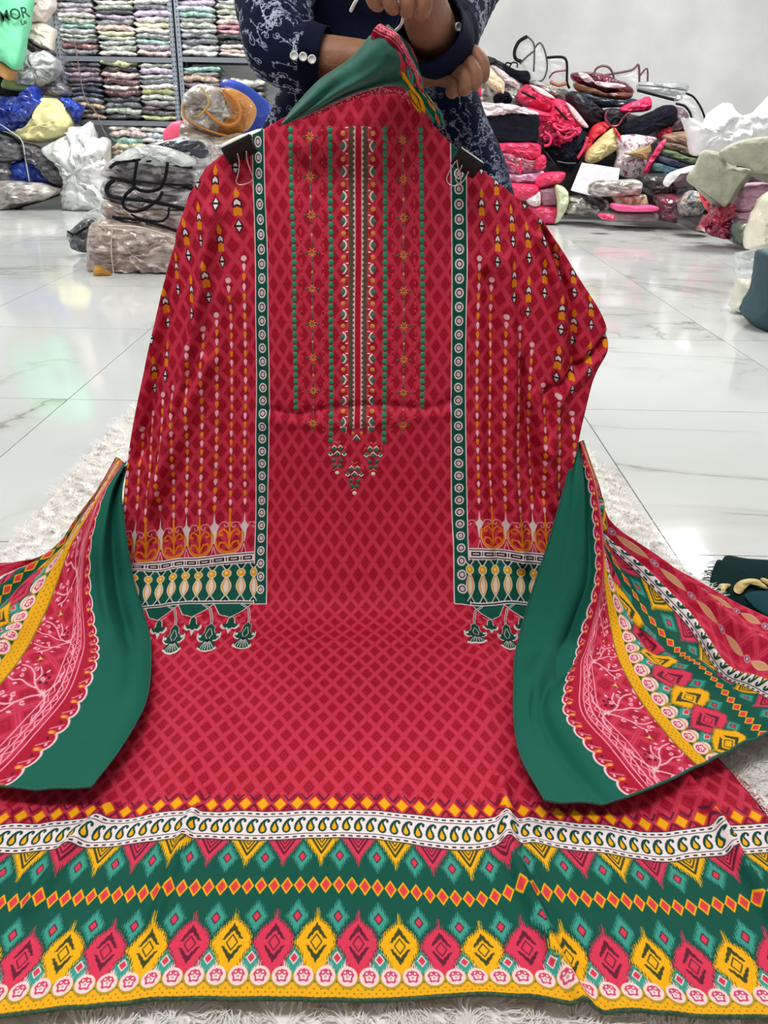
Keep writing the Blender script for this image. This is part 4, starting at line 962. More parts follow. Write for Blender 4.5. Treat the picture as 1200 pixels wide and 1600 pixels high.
me.loops.add(len(FF)*4); me.loops.foreach_set('vertex_index', FF.astype(np.int32).ravel()); me.polygons.add(len(FF)); me.polygons.foreach_set('loop_start', (np.arange(len(FF))*4).astype(np.int32))
me.polygons.foreach_set('use_smooth', np.ones(len(FF), bool)); me.update(calc_edges=True); me.materials.append(M_fur)
fo = bpy.data.objects.new('fur_pile', me); COL.objects.link(fo); fo.parent = rug; fo['kind'] = 'stuff'

# ================================================================ THE PERSON BEHIND THE CLOTH
M_skin = mat('skin', (158, 112, 86), .5, (146, 100, 76), 14, bump=.2, bscale=70, spec=.3)
ev = Canvas(0, 420, 0, 420, 2, (16, 24, 50)); rq = random.Random(11)
for k in range(290):
    x, y = rq.uniform(0, 420), rq.uniform(0, 420); a = rq.uniform(0, 6.28); c = rq.choice([(170, 176, 200), (150, 158, 186), (196, 200, 216)])
    P = [(x, y)]
    for i in range(12): a += rq.uniform(-.5, .7); P.append((P[-1][0]+4.4*math.cos(a), P[-1][1]+4.4*math.sin(a)))
    ev.line(P, 1.7, c)
    for q in P[2::3]:
        g = rq.uniform(0, 6.28); ev.ell(q[0]+3.6*math.cos(g), q[1]+3.6*math.sin(g), 3.2, 2.0, c)
    ev.curl(P[-1][0], P[-1][1], rq.uniform(6, 10), c, 1.7, rq.choice([-1, 1]), 1.1, rq.uniform(0, 6.28))
    if k % 3 == 0:
        for g in range(6): ev.line([(x, y), (x+6*math.cos(g*1.047), y+6*math.sin(g*1.047))], 1.6, c)
IMG_E = ev.image('silver_embroidery')
M_navy = mat('navy_cloth', (14, 22, 48), .85, (10, 16, 38), 6, bump=.3, bscale=14, spec=.12)
M_emb = bpy.data.materials.new('embroidered_navy'); M_emb.use_nodes = True; nt = M_emb.node_tree; b = nt.nodes['Principled BSDF']
tc = nt.nodes.new('ShaderNodeTexCoord'); mp = nt.nodes.new('ShaderNodeMapping'); mp.inputs['Scale'].default_value = (1.35, 1.2, 1); nt.links.new(tc.outputs['UV'], mp.inputs[0])
ti = nt.nodes.new('ShaderNodeTexImage'); ti.image = IMG_E; nt.links.new(mp.outputs[0], ti.inputs[0]); nt.links.new(ti.outputs[0], b.inputs['Base Color']); b.inputs['Roughness'].default_value = .8; b.inputs['Specular IOR Level'].default_value = .12
bp = nt.nodes.new('ShaderNodeBump'); bp.inputs['Strength'].default_value = .5; bp.inputs['Distance'].default_value = .002; nt.links.new(ti.outputs[0], bp.inputs['Height']); nt.links.new(bp.outputs[0], b.inputs['Normal'])
per = empty('person', (0.03, 1.75, 0), 'person in navy embroidered shirt, arms crossed, holding up the garment by a cord', 'person')
def chainmesh(name, chains, root, m, parent, sub=2):
    V = []; E = []; R = []; keys = {}
    def vid(p, r):
        k = tuple(round(x, 4) for x in p)
        if k not in keys: keys[k] = len(V); V.append(Vector(p)); R.append(r)
        return keys[k]
    for ch in chains:
        ids = [vid(hY(a[0], a[1], a[2]), a[3]) for a in ch]; E += list(zip(ids[:-1], ids[1:]))
    me = bpy.data.meshes.new(name); base = WL[parent.name]; me.from_pydata([tuple(v-base) for v in V], E, []); me.materials.append(m)
    o = bpy.data.objects.new(name, me); COL.objects.link(o); o.parent = parent; WL[o.name] = base
    md = o.modifiers.new('skin', 'SKIN'); md.use_smooth_shade = True; md.branch_smoothing = .6
    if not me.skin_vertices: 
        bm = bmesh.new(); bm.from_mesh(me); bm.verts.layers.skin.verify(); bm.to_mesh(me); bm.free()
    for i, sv in enumerate(me.skin_vertices[0].data): sv.radius = (R[i], R[i]); sv.use_root = (i == root)
    s = o.modifiers.new('sub', 'SUBSURF'); s.levels = s.render_levels = sub; return o
pel = (600, 330, 1.80, .12); wa = (600, 210, 1.79, .10); chst = (600, 20, 1.78, .115); nb = (605, -130, 1.78, .05); nk_ = (608, -200, 1.77, .048); hd0 = (608, -270, 1.755, .07); hd1 = (608, -350, 1.75, .082); hd2 = (608, -430, 1.76, .06)
wrA = (648, 114, 1.478, .028); paA = (684, 106, 1.455, .037); paA2 = (712, 98, 1.445, .036)
wrB = (648, -52, 1.25, .025); paB = (634, -66, 1.235, .030); paB2 = (618, -52, 1.235, .029)
body = chainmesh('body', [[pel, wa, chst, nb, nk_, hd0, hd1, hd2],
    [chst, (500, -80, 1.77, .055), (440, -110, 1.72, .05), (425, 10, 1.60, .042), (428, 88, 1.535, .040), (500, 92, 1.50, .0385), (580, 98, 1.49, .033), wrA, paA, paA2],
    [paA2, (736, 78, 1.440, .0165), (751, 92, 1.430, .0145), (755, 112, 1.428, .013), (751, 132, 1.434, .0115)],
    [paA2, (730, 96, 1.424, .0165), (742, 110, 1.414, .0145), (743, 128, 1.412, .013), (736, 142, 1.418, .0115)],
    [paA2, (718, 110, 1.420, .016), (728, 122, 1.408, .014), (727, 138, 1.406, .0125), (718, 147, 1.414, .011)],
    [paA, (700, 124, 1.424, .0145), (711, 133, 1.412, .013), (708, 144, 1.412, .0115), (699, 149, 1.42, .010)],
    [paA, (694, 80, 1.452, .014), (712, 66, 1.446, .0125), (730, 70, 1.44, .011)],
    [chst, (710, -80, 1.77, .055), (780, -110, 1.72, .05), (716, 0, 1.60, .042), (684, 66, 1.455, .040), (668, 30, 1.38, .038), (655, -25, 1.29, .029), wrB, paB, paB2],
    [paB2, (590, -34, 1.215, .0115), (577, -12, 1.205, .0108), (586, 8, 1.21, .010), (598, 10, 1.222, .009)],
    [paB2, (612, -30, 1.205, .012), (606, -6, 1.195, .0112), (612, 14, 1.20, .0104), (622, 14, 1.215, .009)],
    [paB2, (636, -28, 1.205, .0118), (636, -2, 1.195, .011), (638, 18, 1.20, .0102), (632, 22, 1.215, .009)],
    [paB, (660, -28, 1.212, .011), (664, 2, 1.20, .0105), (662, 22, 1.206, .0098), (652, 26, 1.22, .0088)],
    [paB, (596, -58, 1.24, .0135), (568, -34, 1.235, .012), (556, -6, 1.235, .011)]], 0, M_skin, per)
def loft(name, path, m, parent, n=28, step=8, el=1.0, uvl=1.0, wr=.004, seed=0, cap=False, hollow=False):
    C = catmull([hY(a[0], a[1], a[2]) for a in path], step); Rr = catmull([Vector((a[3], a[4] if len(a) > 4 else a[3], 0)) for a in path], step)
    V = []; uv = []; prev = Vector((0, -1, 0)); ln = 0
    for i, p in enumerate(C):
        t = (C[min(i+1, len(C)-1)]-C[max(i-1, 0)]).normalized(); a = (prev-t*prev.dot(t)).normalized(); prev = a; b_ = t.cross(a)
        if i: ln += (p-C[i-1]).length
        for j in range(n+1):
            g = 2*math.pi*j/n; q = p+a*math.cos(g)*Rr[i].y+b_*math.sin(g)*Rr[i].x
            k = mn.noise(Vector((q.x*14+seed, q.y*14, q.z*14)))*wr+mn.noise(Vector((ln*60, math.cos(g)*1.5, seed)))*wr*.7
            q += (q-p).normalized()*k; V.append(tuple(q)); uv.append((j/n, ln*uvl))
    Fc = gridf(len(C), n+1)
    o = mk(name, V, Fc, m, parent, uv=uv); s = o.modifiers.new('t', 'SOLIDIFY'); s.thickness = .003; s.offset = 1; return o
shirt = loft('shirt', [(600, 330, 1.80, .165, .13), (600, 210, 1.80, .155, .12), (600, 60, 1.79, .165, .125), (602, -60, 1.78, .175, .115), (604, -125, 1.78, .14, .09), (606, -165, 1.775, .06, .06)], M_navy, per, wr=.01)
slA = loft('sleeve', [(470, -135, 1.74, .075), (437, -60, 1.66, .070), (428, 10, 1.58, .060), (432, 62, 1.53, .055), (455, 84, 1.51, .051), (484, 90, 1.502, .047)], M_emb, per, uvl=3.2, wr=.006, seed=2)
loft('cuff', [(478, 89, 1.503, .049), (495, 91, 1.50, .047), (510, 93, 1.497, .0455)], M_navy, slA, wr=.002, step=4)
slB = loft('sleeve', [(752, -140, 1.74, .068), (744, -60, 1.67, .058), (720, 0, 1.58, .052), (702, 38, 1.50, .050), (692, 58, 1.465, .049)], M_emb, per, uvl=3.2, wr=.006, seed=6)
loft('cuff', [(694, 54, 1.470, .051), (684, 62, 1.435, .051), (675, 52, 1.405, .049), (670, 42, 1.388, .048)], M_navy, slB, wr=.002, step=5)
M_btn = mat('white_button', (238, 238, 236), .3, coat=.5); M_hole = mat('button_hole', (60, 62, 70), .7)
def button(px, py, D, par, r=.0066, nx=0.0):
    c = hY(px, py, D); n = (CAMP-c+Vector((nx, 0, 0))).normalized(); a = n.orthogonal().normalized(); b_ = n.cross(a); V = []; pr = [(0, .0012), (.62, .0012), (.72, .0022), (.92, .0022), (1, .001), (1, -.0015)]
    for k, (q, z) in enumerate(pr):
        for j in range(20): g = math.pi*j/10; V.append(tuple(c+(a*math.cos(g)+b_*math.sin(g))*r*q+n*z))
    bo = mk('button', V, gridf(6, 20, True), M_btn, par)
    return bo
for x, y, d in ((459.4, 87, 1.448), (473.6, 88.6, 1.448), (487.4, 92.6, 1.447)):
    bo = button(x, y, d, slA)
button(716, 42, 1.405, slB, .0062, .9)
M_skirt = bpy.data.materials.new('embroidered_skirt'); M_skirt.use_nodes = True; nt = M_skirt.node_tree; b = nt.nodes['Principled BSDF']
tc = nt.nodes.new('ShaderNodeTexCoord'); sx = nt.nodes.new('ShaderNodeSeparateXYZ'); cx = nt.nodes.new('ShaderNodeCombineXYZ'); nt.links.new(tc.outputs['Object'], sx.inputs[0]); nt.links.new(sx.outputs[0], cx.inputs[0]); nt.links.new(sx.outputs[2], cx.inputs[1])
mp = nt.nodes.new('ShaderNodeMapping'); mp.inputs['Scale'].default_value = (3.6, 3.6, 1); nt.links.new(cx.outputs[0], mp.inputs[0])
ti = nt.nodes.new('ShaderNodeTexImage'); ti.image = IMG_E; nt.links.new(mp.outputs[0], ti.inputs[0])
n = nt.nodes.new('ShaderNodeTexNoise'); n.inputs['Scale'].default_value = 5; nt.links.new(tc.outputs['Object'], n.inputs[0]); r = nt.nodes.new('ShaderNodeValToRGB'); r.color_ramp.elements[0].position = .42; r.color_ramp.elements[1].position = .56; nt.links.new(n.outputs[0], r.inputs[0])
mx = nt.nodes.new('ShaderNodeMix'); mx.data_type = 'RGBA'; nt.links.new(r.outputs[0], mx.inputs[0]); mx.inputs[6].default_value = lin((22, 34, 64)); nt.links.new(ti.outputs[0], mx.inputs[7]); nt.links.new(mx.outputs[2], b.inputs['Base Color']); b.inputs['Roughness'].default_value = .85; b.inputs['Specular IOR Level'].default_value = .12
puff('skirt', [(398, 226), (425, 172), (448, 128), (520, 108), (690, 112), (738, 128), (762, 190), (790, 268), (815, 380), (830, 560), (800, 800), (400, 800), (330, 560), (340, 380), (372, 290)], 1.66, .30, M_skirt, per, p=3, wr=.014, wf=5, n=80, rings=14)
puff('chiffon_scarf', [(738, -40), (790, -40), (776, 4), (764, 11), (752, 8), (744, 10), (738, 0)], 1.68, .04, mat('dark_chiffon', (40, 48, 66), .6, alpha=.8), per, wr=.004)
hair = puff('hair', [(555, -290), (560, -400), (608, -470), (660, -400), (665, -290), (650, -180), (608, -170), (565, -180)], 1.83, .16, mat('black_hair', (22, 18, 18), .5, bump=.5, bscale=60), per, wr=.006)
# face: eyes, nose and lips, turned down toward the cloth
M_eye = mat('eye_white', (232, 228, 222), .3); M_lip = mat('lips', (150, 78, 70), .5)
for ex in (582, 634):
    V, Fc = tubev([hY(ex-8, -345, 1.665), hY(ex-3, -347, 1.66), hY(ex+3, -347, 1.66), hY(ex+8, -345, 1.665)], [.003, .006, .006, .003], 8); mk('eye', V, Fc, M_eye, per)
V, Fc = tubev([hY(608, -352, 1.665), hY(608, -325, 1.655), hY(608, -305, 1.645), hY(608, -298, 1.66)], [.006, .008, .013, .006], 8); mk('nose', V, Fc, M_skin, per)
V, Fc = tubev([hY(590, -272, 1.672), hY(600, -274, 1.665), hY(616, -274, 1.665), hY(626, -272, 1.672)], [.003, .006, .006, .003], 8); mk('lips', V, Fc, M_lip, per)
# ================================================================ SHELVING WITH FOLDED PACKETS
M_steel = mat('grey_shelf_steel', (112, 118, 126), .5, metallic=.3)
M_post = bpy.data.materials.new('perforated_steel'); M_post.use_nodes = True; nt = M_post.node_tree; b = nt.nodes['Principled BSDF']
tc = nt.nodes.new('ShaderNodeTexCoord'); sx = nt.nodes.new('ShaderNodeSeparateXYZ'); nt.links.new(tc.outputs['Object'], sx.inputs[0])
f = nt.nodes.new('ShaderNodeMath'); f.operation = 'PINGPONG'; f.inputs[1].default_value = .02; nt.links.new(sx.outputs[2], f.inputs[0])
g_ = nt.nodes.new('ShaderNodeMath'); g_.operation = 'LESS_THAN'; g_.inputs[1].default_value = .007; nt.links.new(f.outputs[0], g_.inputs[0])
h_ = nt.nodes.new('ShaderNodeMath'); h_.operation = 'PINGPONG'; h_.inputs[1].default_value = .0125; nt.links.new(sx.outputs[0], h_.inputs[0])
k_ = nt.nodes.new('ShaderNodeMath'); k_.operation = 'GREATER_THAN'; k_.inputs[1].default_value = .0075; nt.links.new(h_.outputs[0], k_.inputs[0])
ml = nt.nodes.new('ShaderNodeMath'); ml.operation = 'MULTIPLY'; nt.links.new(g_.outputs[0], ml.inputs[0]); nt.links.new(k_.outputs[0], ml.inputs[1])
mx = nt.nodes.new('ShaderNodeMix'); mx.data_type = 'RGBA'; nt.links.new(ml.outputs[0], mx.inputs[0]); mx.inputs[6].default_value = lin((120, 128, 138)); mx.inputs[7].default_value = lin((30, 32, 38)); nt.links.new(mx.outputs[2], b.inputs['Base Color']); b.inputs['Roughness'].default_value = .45
YS = 8.75
def shelfunit(x0, x1, label, zs):
    r = empty('shelving_unit', ((x0+x1)/2, YS+.2, 0), label, 'shelving')
    for x in (x0, x1):
        for y in (YS, YS+.42):
            s = 1 if x == x0 else -1; t = 1 if y == YS else -1
            boxes('post', [(min(x, x+s*.045), max(x, x+s*.045), min(y, y+t*.003), max(y, y+t*.003), 0, 2.35), (min(x, x+s*.003), max(x, x+s*.003), min(y, y+t*.04), max(y, y+t*.04), 0, 2.35)], M_post, r)
    for z in zs:
        boxes('shelf_board', [(x0+.004, x1-.004, YS+.005, YS+.415, z-.004, z), (x0+.004, x1-.004, YS+.005, YS+.008, z-.045, z), (x0+.004, x1-.004, YS+.412, YS+.415, z-.045, z)], M_steel, r)
    return r
X0 = hY(92, 100, YS).x; X1 = hY(276, 100, YS).x; X2 = X1+.012; X3 = X2+1.22
zA = hY(190, 88, YS).z; zB = hY(200, 188, YS).z; zC = .24; zT = 1.98
shelfunit(X0, X1, 'grey perforated steel shelving bay crammed with folded packets, left of the sitter', (zC, zB, zA, zT))
shelfunit(X2, X3, 'grey perforated steel shelving bay partly hidden behind the sitter\'s elbow', (zC, zB+.02, zA+.01, zT))
# one folded garment in its glossy sleeve
def packmesh(seed, w=.325, d=.30, t=1.0):
    rg = random.Random(seed); nx, na = 16, 14; V = []
    for i in range(nx+1):
        fx = i/nx*2-1; e = max(.0, 1-abs(fx)**7)**.4
        for j in range(na):
            g = 2*math.pi*j/na; cx, cz = math.cos(g), math.sin(g)
            y = math.copysign(abs(cx)**.45, cx)*d/2; z = math.copysign(abs(cz)**.7, cz)*.5*t*e
            wv = .16*math.sin(fx*3.1+seed)+.10*math.sin(fx*9+seed*2.3+cx*2)+.06*math.sin(fx*17+seed+cx)
            V.append((fx*w/2, y+.012*math.sin(fx*5+seed), z+wv*(.8 if cx < 0 else .3)+(.5 if True else 0)))
    Fc = gridf(nx+1, na, True)
    Fc += [tuple(range(na))[::-1], tuple(nx*na+j for j in range(na))]
    me = bpy.data.meshes.new('garment_packet'); me.from_pydata(V, [], Fc); me.polygons.foreach_set('use_smooth', [True]*len(Fc)); me.materials.append(M_pack); return me
M_pack = bpy.data.materials.new('packet_fabric'); M_pack.use_nodes = True; nt = M_pack.node_tree; b = nt.nodes['Principled BSDF']
oi = nt.nodes.new('ShaderNodeObjectInfo'); tc = nt.nodes.new('ShaderNodeTexCoord'); mp = nt.nodes.new('ShaderNodeMapping'); mp.inputs['Scale'].default_value = (1, 1, .05)
ad = nt.nodes.new('ShaderNodeVectorMath'); ad.operation = 'MULTIPLY_ADD'; ad.inputs[0].default_value = (31, 17, 11)
nt.links.new(oi.outputs['Random'], ad.inputs[1]); nt.links.new(tc.outputs['Object'], ad.inputs[2]); nt.links.new(ad.outputs[0], mp.inputs[0])
n1 = nt.nodes.new('ShaderNodeTexNoise'); n1.inputs['Scale'].default_value = 26; n1.inputs['Detail'].default_value = 3; nt.links.new(mp.outputs[0], n1.inputs[0])
r1 = nt.nodes.new('ShaderNodeValToRGB'); r1.color_ramp.elements[0].position = .36; r1.color_ramp.elements[0].color = (.5, .5, .52, 1); r1.color_ramp.elements[1].position = .56; r1.color_ramp.elements[1].color = (1, 1, 1, 1); e3 = r1.color_ramp.elements.new(.72); e3.color = (1.5, 1.5, 1.5, 1); nt.links.new(n1.outputs[0], r1.inputs[0])
mx = nt.nodes.new('ShaderNodeMix'); mx.data_type = 'RGBA'; mx.blend_type = 'MULTIPLY'; mx.inputs[0].default_value = 1; nt.links.new(oi.outputs['Color'], mx.inputs[6]); nt.links.new(r1.outputs[0], mx.inputs[7]); nt.links.new(mx.outputs[2], b.inputs['Base Color'])
b.inputs['Roughness'].default_value = .42; b.inputs['Coat Weight'].default_value = .8; b.inputs['Coat Roughness'].default_value = .12
n2 = nt.nodes.new('ShaderNodeTexNoise'); n2.inputs['Scale'].default_value = 22; n2.inputs['Detail'].default_value = 3; nt.links.new(mp.outputs[0], n2.inputs[0]); bp = nt.nodes.new('ShaderNodeBump'); bp.inputs['Strength'].default_value = .9; bp.inputs['Distance'].default_value = .03; nt.links.new(n2.outputs[0], bp.inputs['Height']); nt.links.new(bp.outputs[0], b.inputs['Normal']); nt.links.new(bp.outputs[0], b.inputs['Coat Normal'])
PM = [packmesh(s) for s in range(6)]
ORD = ['lowest', 'second', 'third', 'fourth', 'fifth', 'sixth', 'seventh', 'eighth', 'ninth', 'tenth', 'eleventh', 'twelfth', 'thirteenth', 'fourteenth', 'fifteenth']
PC = {'sage green': (172, 184, 160), 'grey': (140, 144, 148), 'ivory': (226, 222, 208), 'lilac': (188, 160, 206), 'blush pink': (222, 180, 176), 'mint': (130, 196, 178), 'charcoal': (62, 64, 72), 'lime green': (190, 200, 120), 'olive': (156, 164, 84), 'maroon': (92, 40, 52), 'navy': (44, 54, 78), 'tan': (186, 152, 120), 'pale mauve': (170, 148, 168), 'rust red': (168, 96, 88), 'slate': (96, 106, 116), 'pale yellow': (226, 214, 160), 'silver grey': (186, 190, 192), 'pale blue': (180, 200, 204), 'rose pink': (214, 130, 146), 'black': (34, 34, 40), 'dusty plum': (110, 84, 98)}
def stack(xc, z, zmax, cols, where, yoff=0.0, wsc=1.0, grp='folded garment packets on the shelves'):
    th = (zmax-z)/len(cols)
    for i, c in enumerate(cols):
        o = bpy.data.objects.new('garment_packet', PM[rnd.randrange(6)]); COL.objects.link(o)
        t = th*rnd.uniform(.8, 1.2); o.location = (xc+rnd.uniform(-.008, .008), YS+.165+yoff+rnd.uniform(-.012, .012), z+.001)
        o.scale = (wsc*rnd.uniform(.98, 1.05), 1, t*1.28); z += t; o.rotation_euler = (0, rnd.uniform(-.012, .012), rnd.uniform(-.04, .04))
        k_ = [x*.62+.38*(sum(PC[c])/3)+12 for x in PC[c]]; o.color = lin(k_)
        od = 'topmost' if i == len(cols)-1 else (ORD[i] if i == 0 else ORD[i]+' from bottom')
        tag(o, '%s folded garment packet, %s of %s' % (c, od, where), 'packet', grp)
xs = [X0+.20, X0+.20+.353, X0+.20+.706]; W3 = .353/.325
hz = lambda y: hY(150, y, YS).z
zt = hz(-22)
stack(xs[0], zA, zt, ['grey', 'rust red', 'grey', 'sage green', 'silver grey', 'mint', 'sage green', 'ivory', 'pale mauve', 'silver grey', 'slate', 'grey', 'silver grey'], 'left stack on upper shelf', wsc=W3)
stack(xs[1], zA, zt, ['ivory', 'sage green', 'silver grey', 'sage green', 'pale yellow', 'blush pink', 'grey', 'lilac', 'charcoal', 'sage green', 'ivory', 'grey', 'sage green'], 'second stack on upper shelf', wsc=W3)
stack(xs[2], zA, zt, ['blush pink', 'pale mauve', 'mint', 'grey', 'ivory', 'pale yellow', 'silver grey', 'lilac', 'slate', 'ivory', 'maroon', 'ivory', 'grey'], 'third stack on upper shelf', wsc=W3)
zt = hz(97)
stack(xs[0], zB, zt, ['tan', 'charcoal', 'tan', 'slate', 'navy', 'navy', 'charcoal', 'dusty plum', 'pale mauve', 'dusty plum', 'charcoal'], 'left stack on middle shelf', wsc=W3)
stack(xs[1], zB, zt, ['charcoal', 'sage green', 'slate', 'charcoal', 'maroon', 'ivory', 'maroon', 'blush pink', 'black', 'lime green'], 'second stack on middle shelf', wsc=W3)
stack(xs[2], zB, zt, ['lime green', 'charcoal', 'dusty plum', 'grey', 'sage green', 'olive', 'ivory', 'slate', 'silver grey', 'lilac', 'sage green'], 'third stack on middle shelf', wsc=W3)
zt = hz(198)
stack(xs[1]+.02, zC, zt, ['grey', 'tan', 'ivory', 'grey', 'pale yellow', 'tan', 'pale yellow', 'mint', 'blush pink', 'ivory'], 'centre stack on bottom shelf', wsc=W3)
stack(xs[2]-.02, zC, zt, ['grey', 'ivory', 'tan', 'silver grey', 'grey', 'silver grey', 'blush pink', 'silver grey', 'pale blue', 'ivory'], 'right stack on bottom shelf', wsc=W3)
xs2 = [X2+.20, X2+.56]
zt = hz(-22)
stack(xs2[0], zA+.01, zt, ['ivory', 'silver grey', 'slate', 'grey', 'silver grey', 'sage green', 'grey', 'mint', 'pale blue', 'lilac', 'blush pink', 'sage green', 'grey'], 'upper stack right of the double post', wsc=W3)
stack(xs2[1], zA+.01, zt, ['ivory', 'blush pink', 'ivory', 'black', 'charcoal', 'rose pink', 'rose pink', 'blush pink', 'ivory', 'sage green', 'sage green', 'silver grey', 'grey', 'sage green'], 'upper stack beside the navy sleeve', wsc=W3)
stack(xs2[0], zB+.02, hz(100), ['grey', 'silver grey', 'tan', 'grey', 'silver grey', 'charcoal', 'dusty plum', 'tan', 'grey', 'mint'], 'middle stack right of the double post', wsc=W3)
stack(xs2[1]+.06, zB+.02, hz(122), ['grey', 'black', 'silver grey', 'black', 'grey', 'black', 'ivory'], 'low stack behind the blue sheet', wsc=W3)

# ================================================================ BAGS AND BUNDLES ON THE LEFT
M_piping = mat('black_piping', (14, 14, 18), .5, spec=.2); M_strap = mat('black_strap', (16, 18, 26), .7, spec=.12)
M_vin = clear('clear_vinyl', alpha=.30)
def plastic(name, c, c2, rough=.22, ns=9, bump=.7, lo=.4, hi=.6, st=None): return mat(name, c, rough, c2, ns, bump=bump, bscale=12, coat=.9, lo=lo, hi=hi, stretch=st)
M_vgrey = plastic('vinyl_over_grey_clothes', (206, 202, 204), (112, 104, 112), st=(1, 1, 4), lo=.42, hi=.6)
M_vpink = plastic('vinyl_over_pink_clothes', (212, 196, 184), (150, 126, 124), st=(1, 1, 4))
M_vdark = plastic('vinyl_over_dark_clothes', (110, 108, 114), (44, 44, 52), st=(1, 1, 4))
M_white = plastic('white_polythene', (236, 238, 236), (214, 218, 216), .3, 5)
M_blue = plastic('blue_polythene', (28, 72, 190), (12, 40, 140), .28, 7); M_blue2 = mat('blue_sheet', (24, 66, 180), .35, (14, 50, 150), 4, bump=.2, coat=.4)
def T(name, label, cat, pts, D, th, m, group=None, **k):
    o = puff(name, pts, D, th, m, **k); return tag(o, label, cat, group)
def TR(name, label, cat, D, loc, group=None):
    p = hY(loc[0], loc[1], D); return empty(name, (p.x, p.y, max(0, p.z)), label, cat, group)
# bag stack by the garment (nearest)
r = TR('vinyl_bag', 'big clear vinyl bag of clothes, topmost of stack, long black loop handles', 'bag', 5.2, (250, 285), 'clear vinyl bags of clothes')
puff('bag_body', [(171, 276), (170, 262), (188, 244), (210, 230), (285, 218), (325, 218), (336, 240), (330, 290), (300, 291), (240, 284)], 5.25, .42, M_vgrey, r, p=5, wr=.03)
puff('bag_top', [(178, 252), (190, 238), (212, 229), (250, 226), (300, 244), (306, 256), (282, 262), (230, 256), (200, 250)], 5.02, .16, M_white, r, wr=.02)
pxtube('piping', [(172, 262, 5.02), (190, 252, 4.98), (240, 251, 4.97), (275, 258, 4.98), (300, 262, 5.02)], 5, .010, M_piping, r)
pxtube('piping', [(172, 277, 5.03), (210, 283, 4.99), (260, 288, 4.99), (300, 290, 5.05)], 5, .007, M_piping, r)
puff('navy_flap', [(225, 228), (260, 220), (308, 219), (325, 232), (322, 246), (300, 244), (262, 228)], 5.06, .10, mat('navy_vinyl', (52, 54, 78), .3, (30, 30, 40), 6, coat=.6), r, wr=.01)
pxtube('handle', [(214, 252, 4.94), (211, 272, 4.92), (209, 288, 4.92), (216, 296, 4.92), (232, 299, 4.91), (250, 294, 4.91), (258, 278, 4.92), (262, 254, 4.94)], 4.9, .009, M_strap, r)
r = TR('vinyl_bag', 'second clear vinyl bag in stack, under the topmost, thick black edges', 'bag', 5.2, (230, 318), 'clear vinyl bags of clothes')
puff('bag_body', [(168, 300), (170, 285), (178, 280), (240, 287), (310, 294), (318, 312), (300, 326), (240, 322), (178, 310)], 5.22, .42, M_vgrey, r, p=5, wr=.02)
pxtube('piping', [(178, 281, 5.0), (168, 290, 5.0), (167, 300, 4.99), (178, 308, 4.98), (230, 314, 4.97), (270, 322, 4.98), (300, 330, 5.0)], 5, .012, M_piping, r)
pxtube('handle', [(211, 292, 4.9), (196, 305, 4.88), (192, 320, 4.87), (204, 330, 4.86), (222, 328, 4.86), (245, 314, 4.87), (254, 300, 4.9)], 4.9, .009, M_strap, r)
r = TR('vinyl_bag', 'third clear vinyl bag in stack, brownish, below the looped handles', 'bag', 5.2, (230, 350), 'clear vinyl bags of clothes')
puff('bag_body', [(172, 312), (240, 320), (300, 330), (305, 360), (285, 366), (220, 350), (176, 338)], 5.2, .42, M_vpink, r, p=5, wr=.02)
pxtube('piping', [(176, 339, 4.98), (220, 344, 4.97), (250, 352, 4.97), (290, 366, 4.99)], 5, .008, M_piping, r)
pxtube('handle', [(205, 335, 4.92), (222, 343, 4.9), (250, 346, 4.9), (262, 338, 4.9), (264, 325, 4.92)], 4.9, .006, M_strap, r)
r = TR('vinyl_bag', 'large clear vinyl bag of pinkish clothes standing on the tiles, lowest of stack', 'bag', 4.95, (210, 430), 'clear vinyl bags of clothes')
puff('bag_body', [(147, 420), (145, 390), (148, 356), (160, 343), (210, 346), (280, 360), (300, 372), (300, 431), (220, 432), (165, 431)], 5.05, .42, M_vpink, r, p=5, wr=.03)
pxtube('piping', [(158, 343, 4.88), (154, 352, 4.86), (170, 353, 4.84), (210, 354, 4.84), (250, 364, 4.84), (300, 386, 4.86)], 5, .006, mat('clear_piping', (206, 190, 180), .2, coat=.8), r)
pxtube('piping', [(176, 352, 4.84), (174, 390, 4.83), (178, 430, 4.84)], 5, .005, mat('clear_piping', (206, 190, 180)), r)
T('folded_cloth', 'mustard scrap of cloth at the bottom corner of the lowest vinyl bag', 'cloth', [(146, 424), (150, 414), (162, 421), (174, 428), (168, 432), (150, 431)], 4.78, .08, mat('mustard', (206, 150, 40), .5, (170, 110, 20), 20, coat=.5), wr=.006)
r = TR('vinyl_bag', 'small dark vinyl bag with black edge, left of the lowest bag on the tiles', 'bag', 5.5, (130, 388))
puff('bag_body', [(108, 364), (122, 352), (132, 342), (150, 344), (152, 388), (120, 389), (112, 376)], 5.5, .25, M_vdark, r, wr=.015)
pxtube('piping', [(106, 362, 5.4), (118, 366, 5.36), (134, 356, 5.36), (152, 352, 5.38)], 5.4, .008, M_piping, r)
T('plastic_wrap', 'torn grey clear wrap poking up above the small dark bag', 'plastic', [(130, 336), (150, 326), (168, 322), (172, 340), (160, 346), (148, 350), (138, 346)], 5.5, .08, clear('wrap', alpha=.4), wr=.012)
T('vinyl_pouch', 'flat tan-edged clear pouch leaning on the vinyl stack behind', 'bag', [(276, 236), (300, 226), (340, 226), (352, 244), (340, 405), (300, 405)], 5.75, .12, M_vgrey, wr=.012)
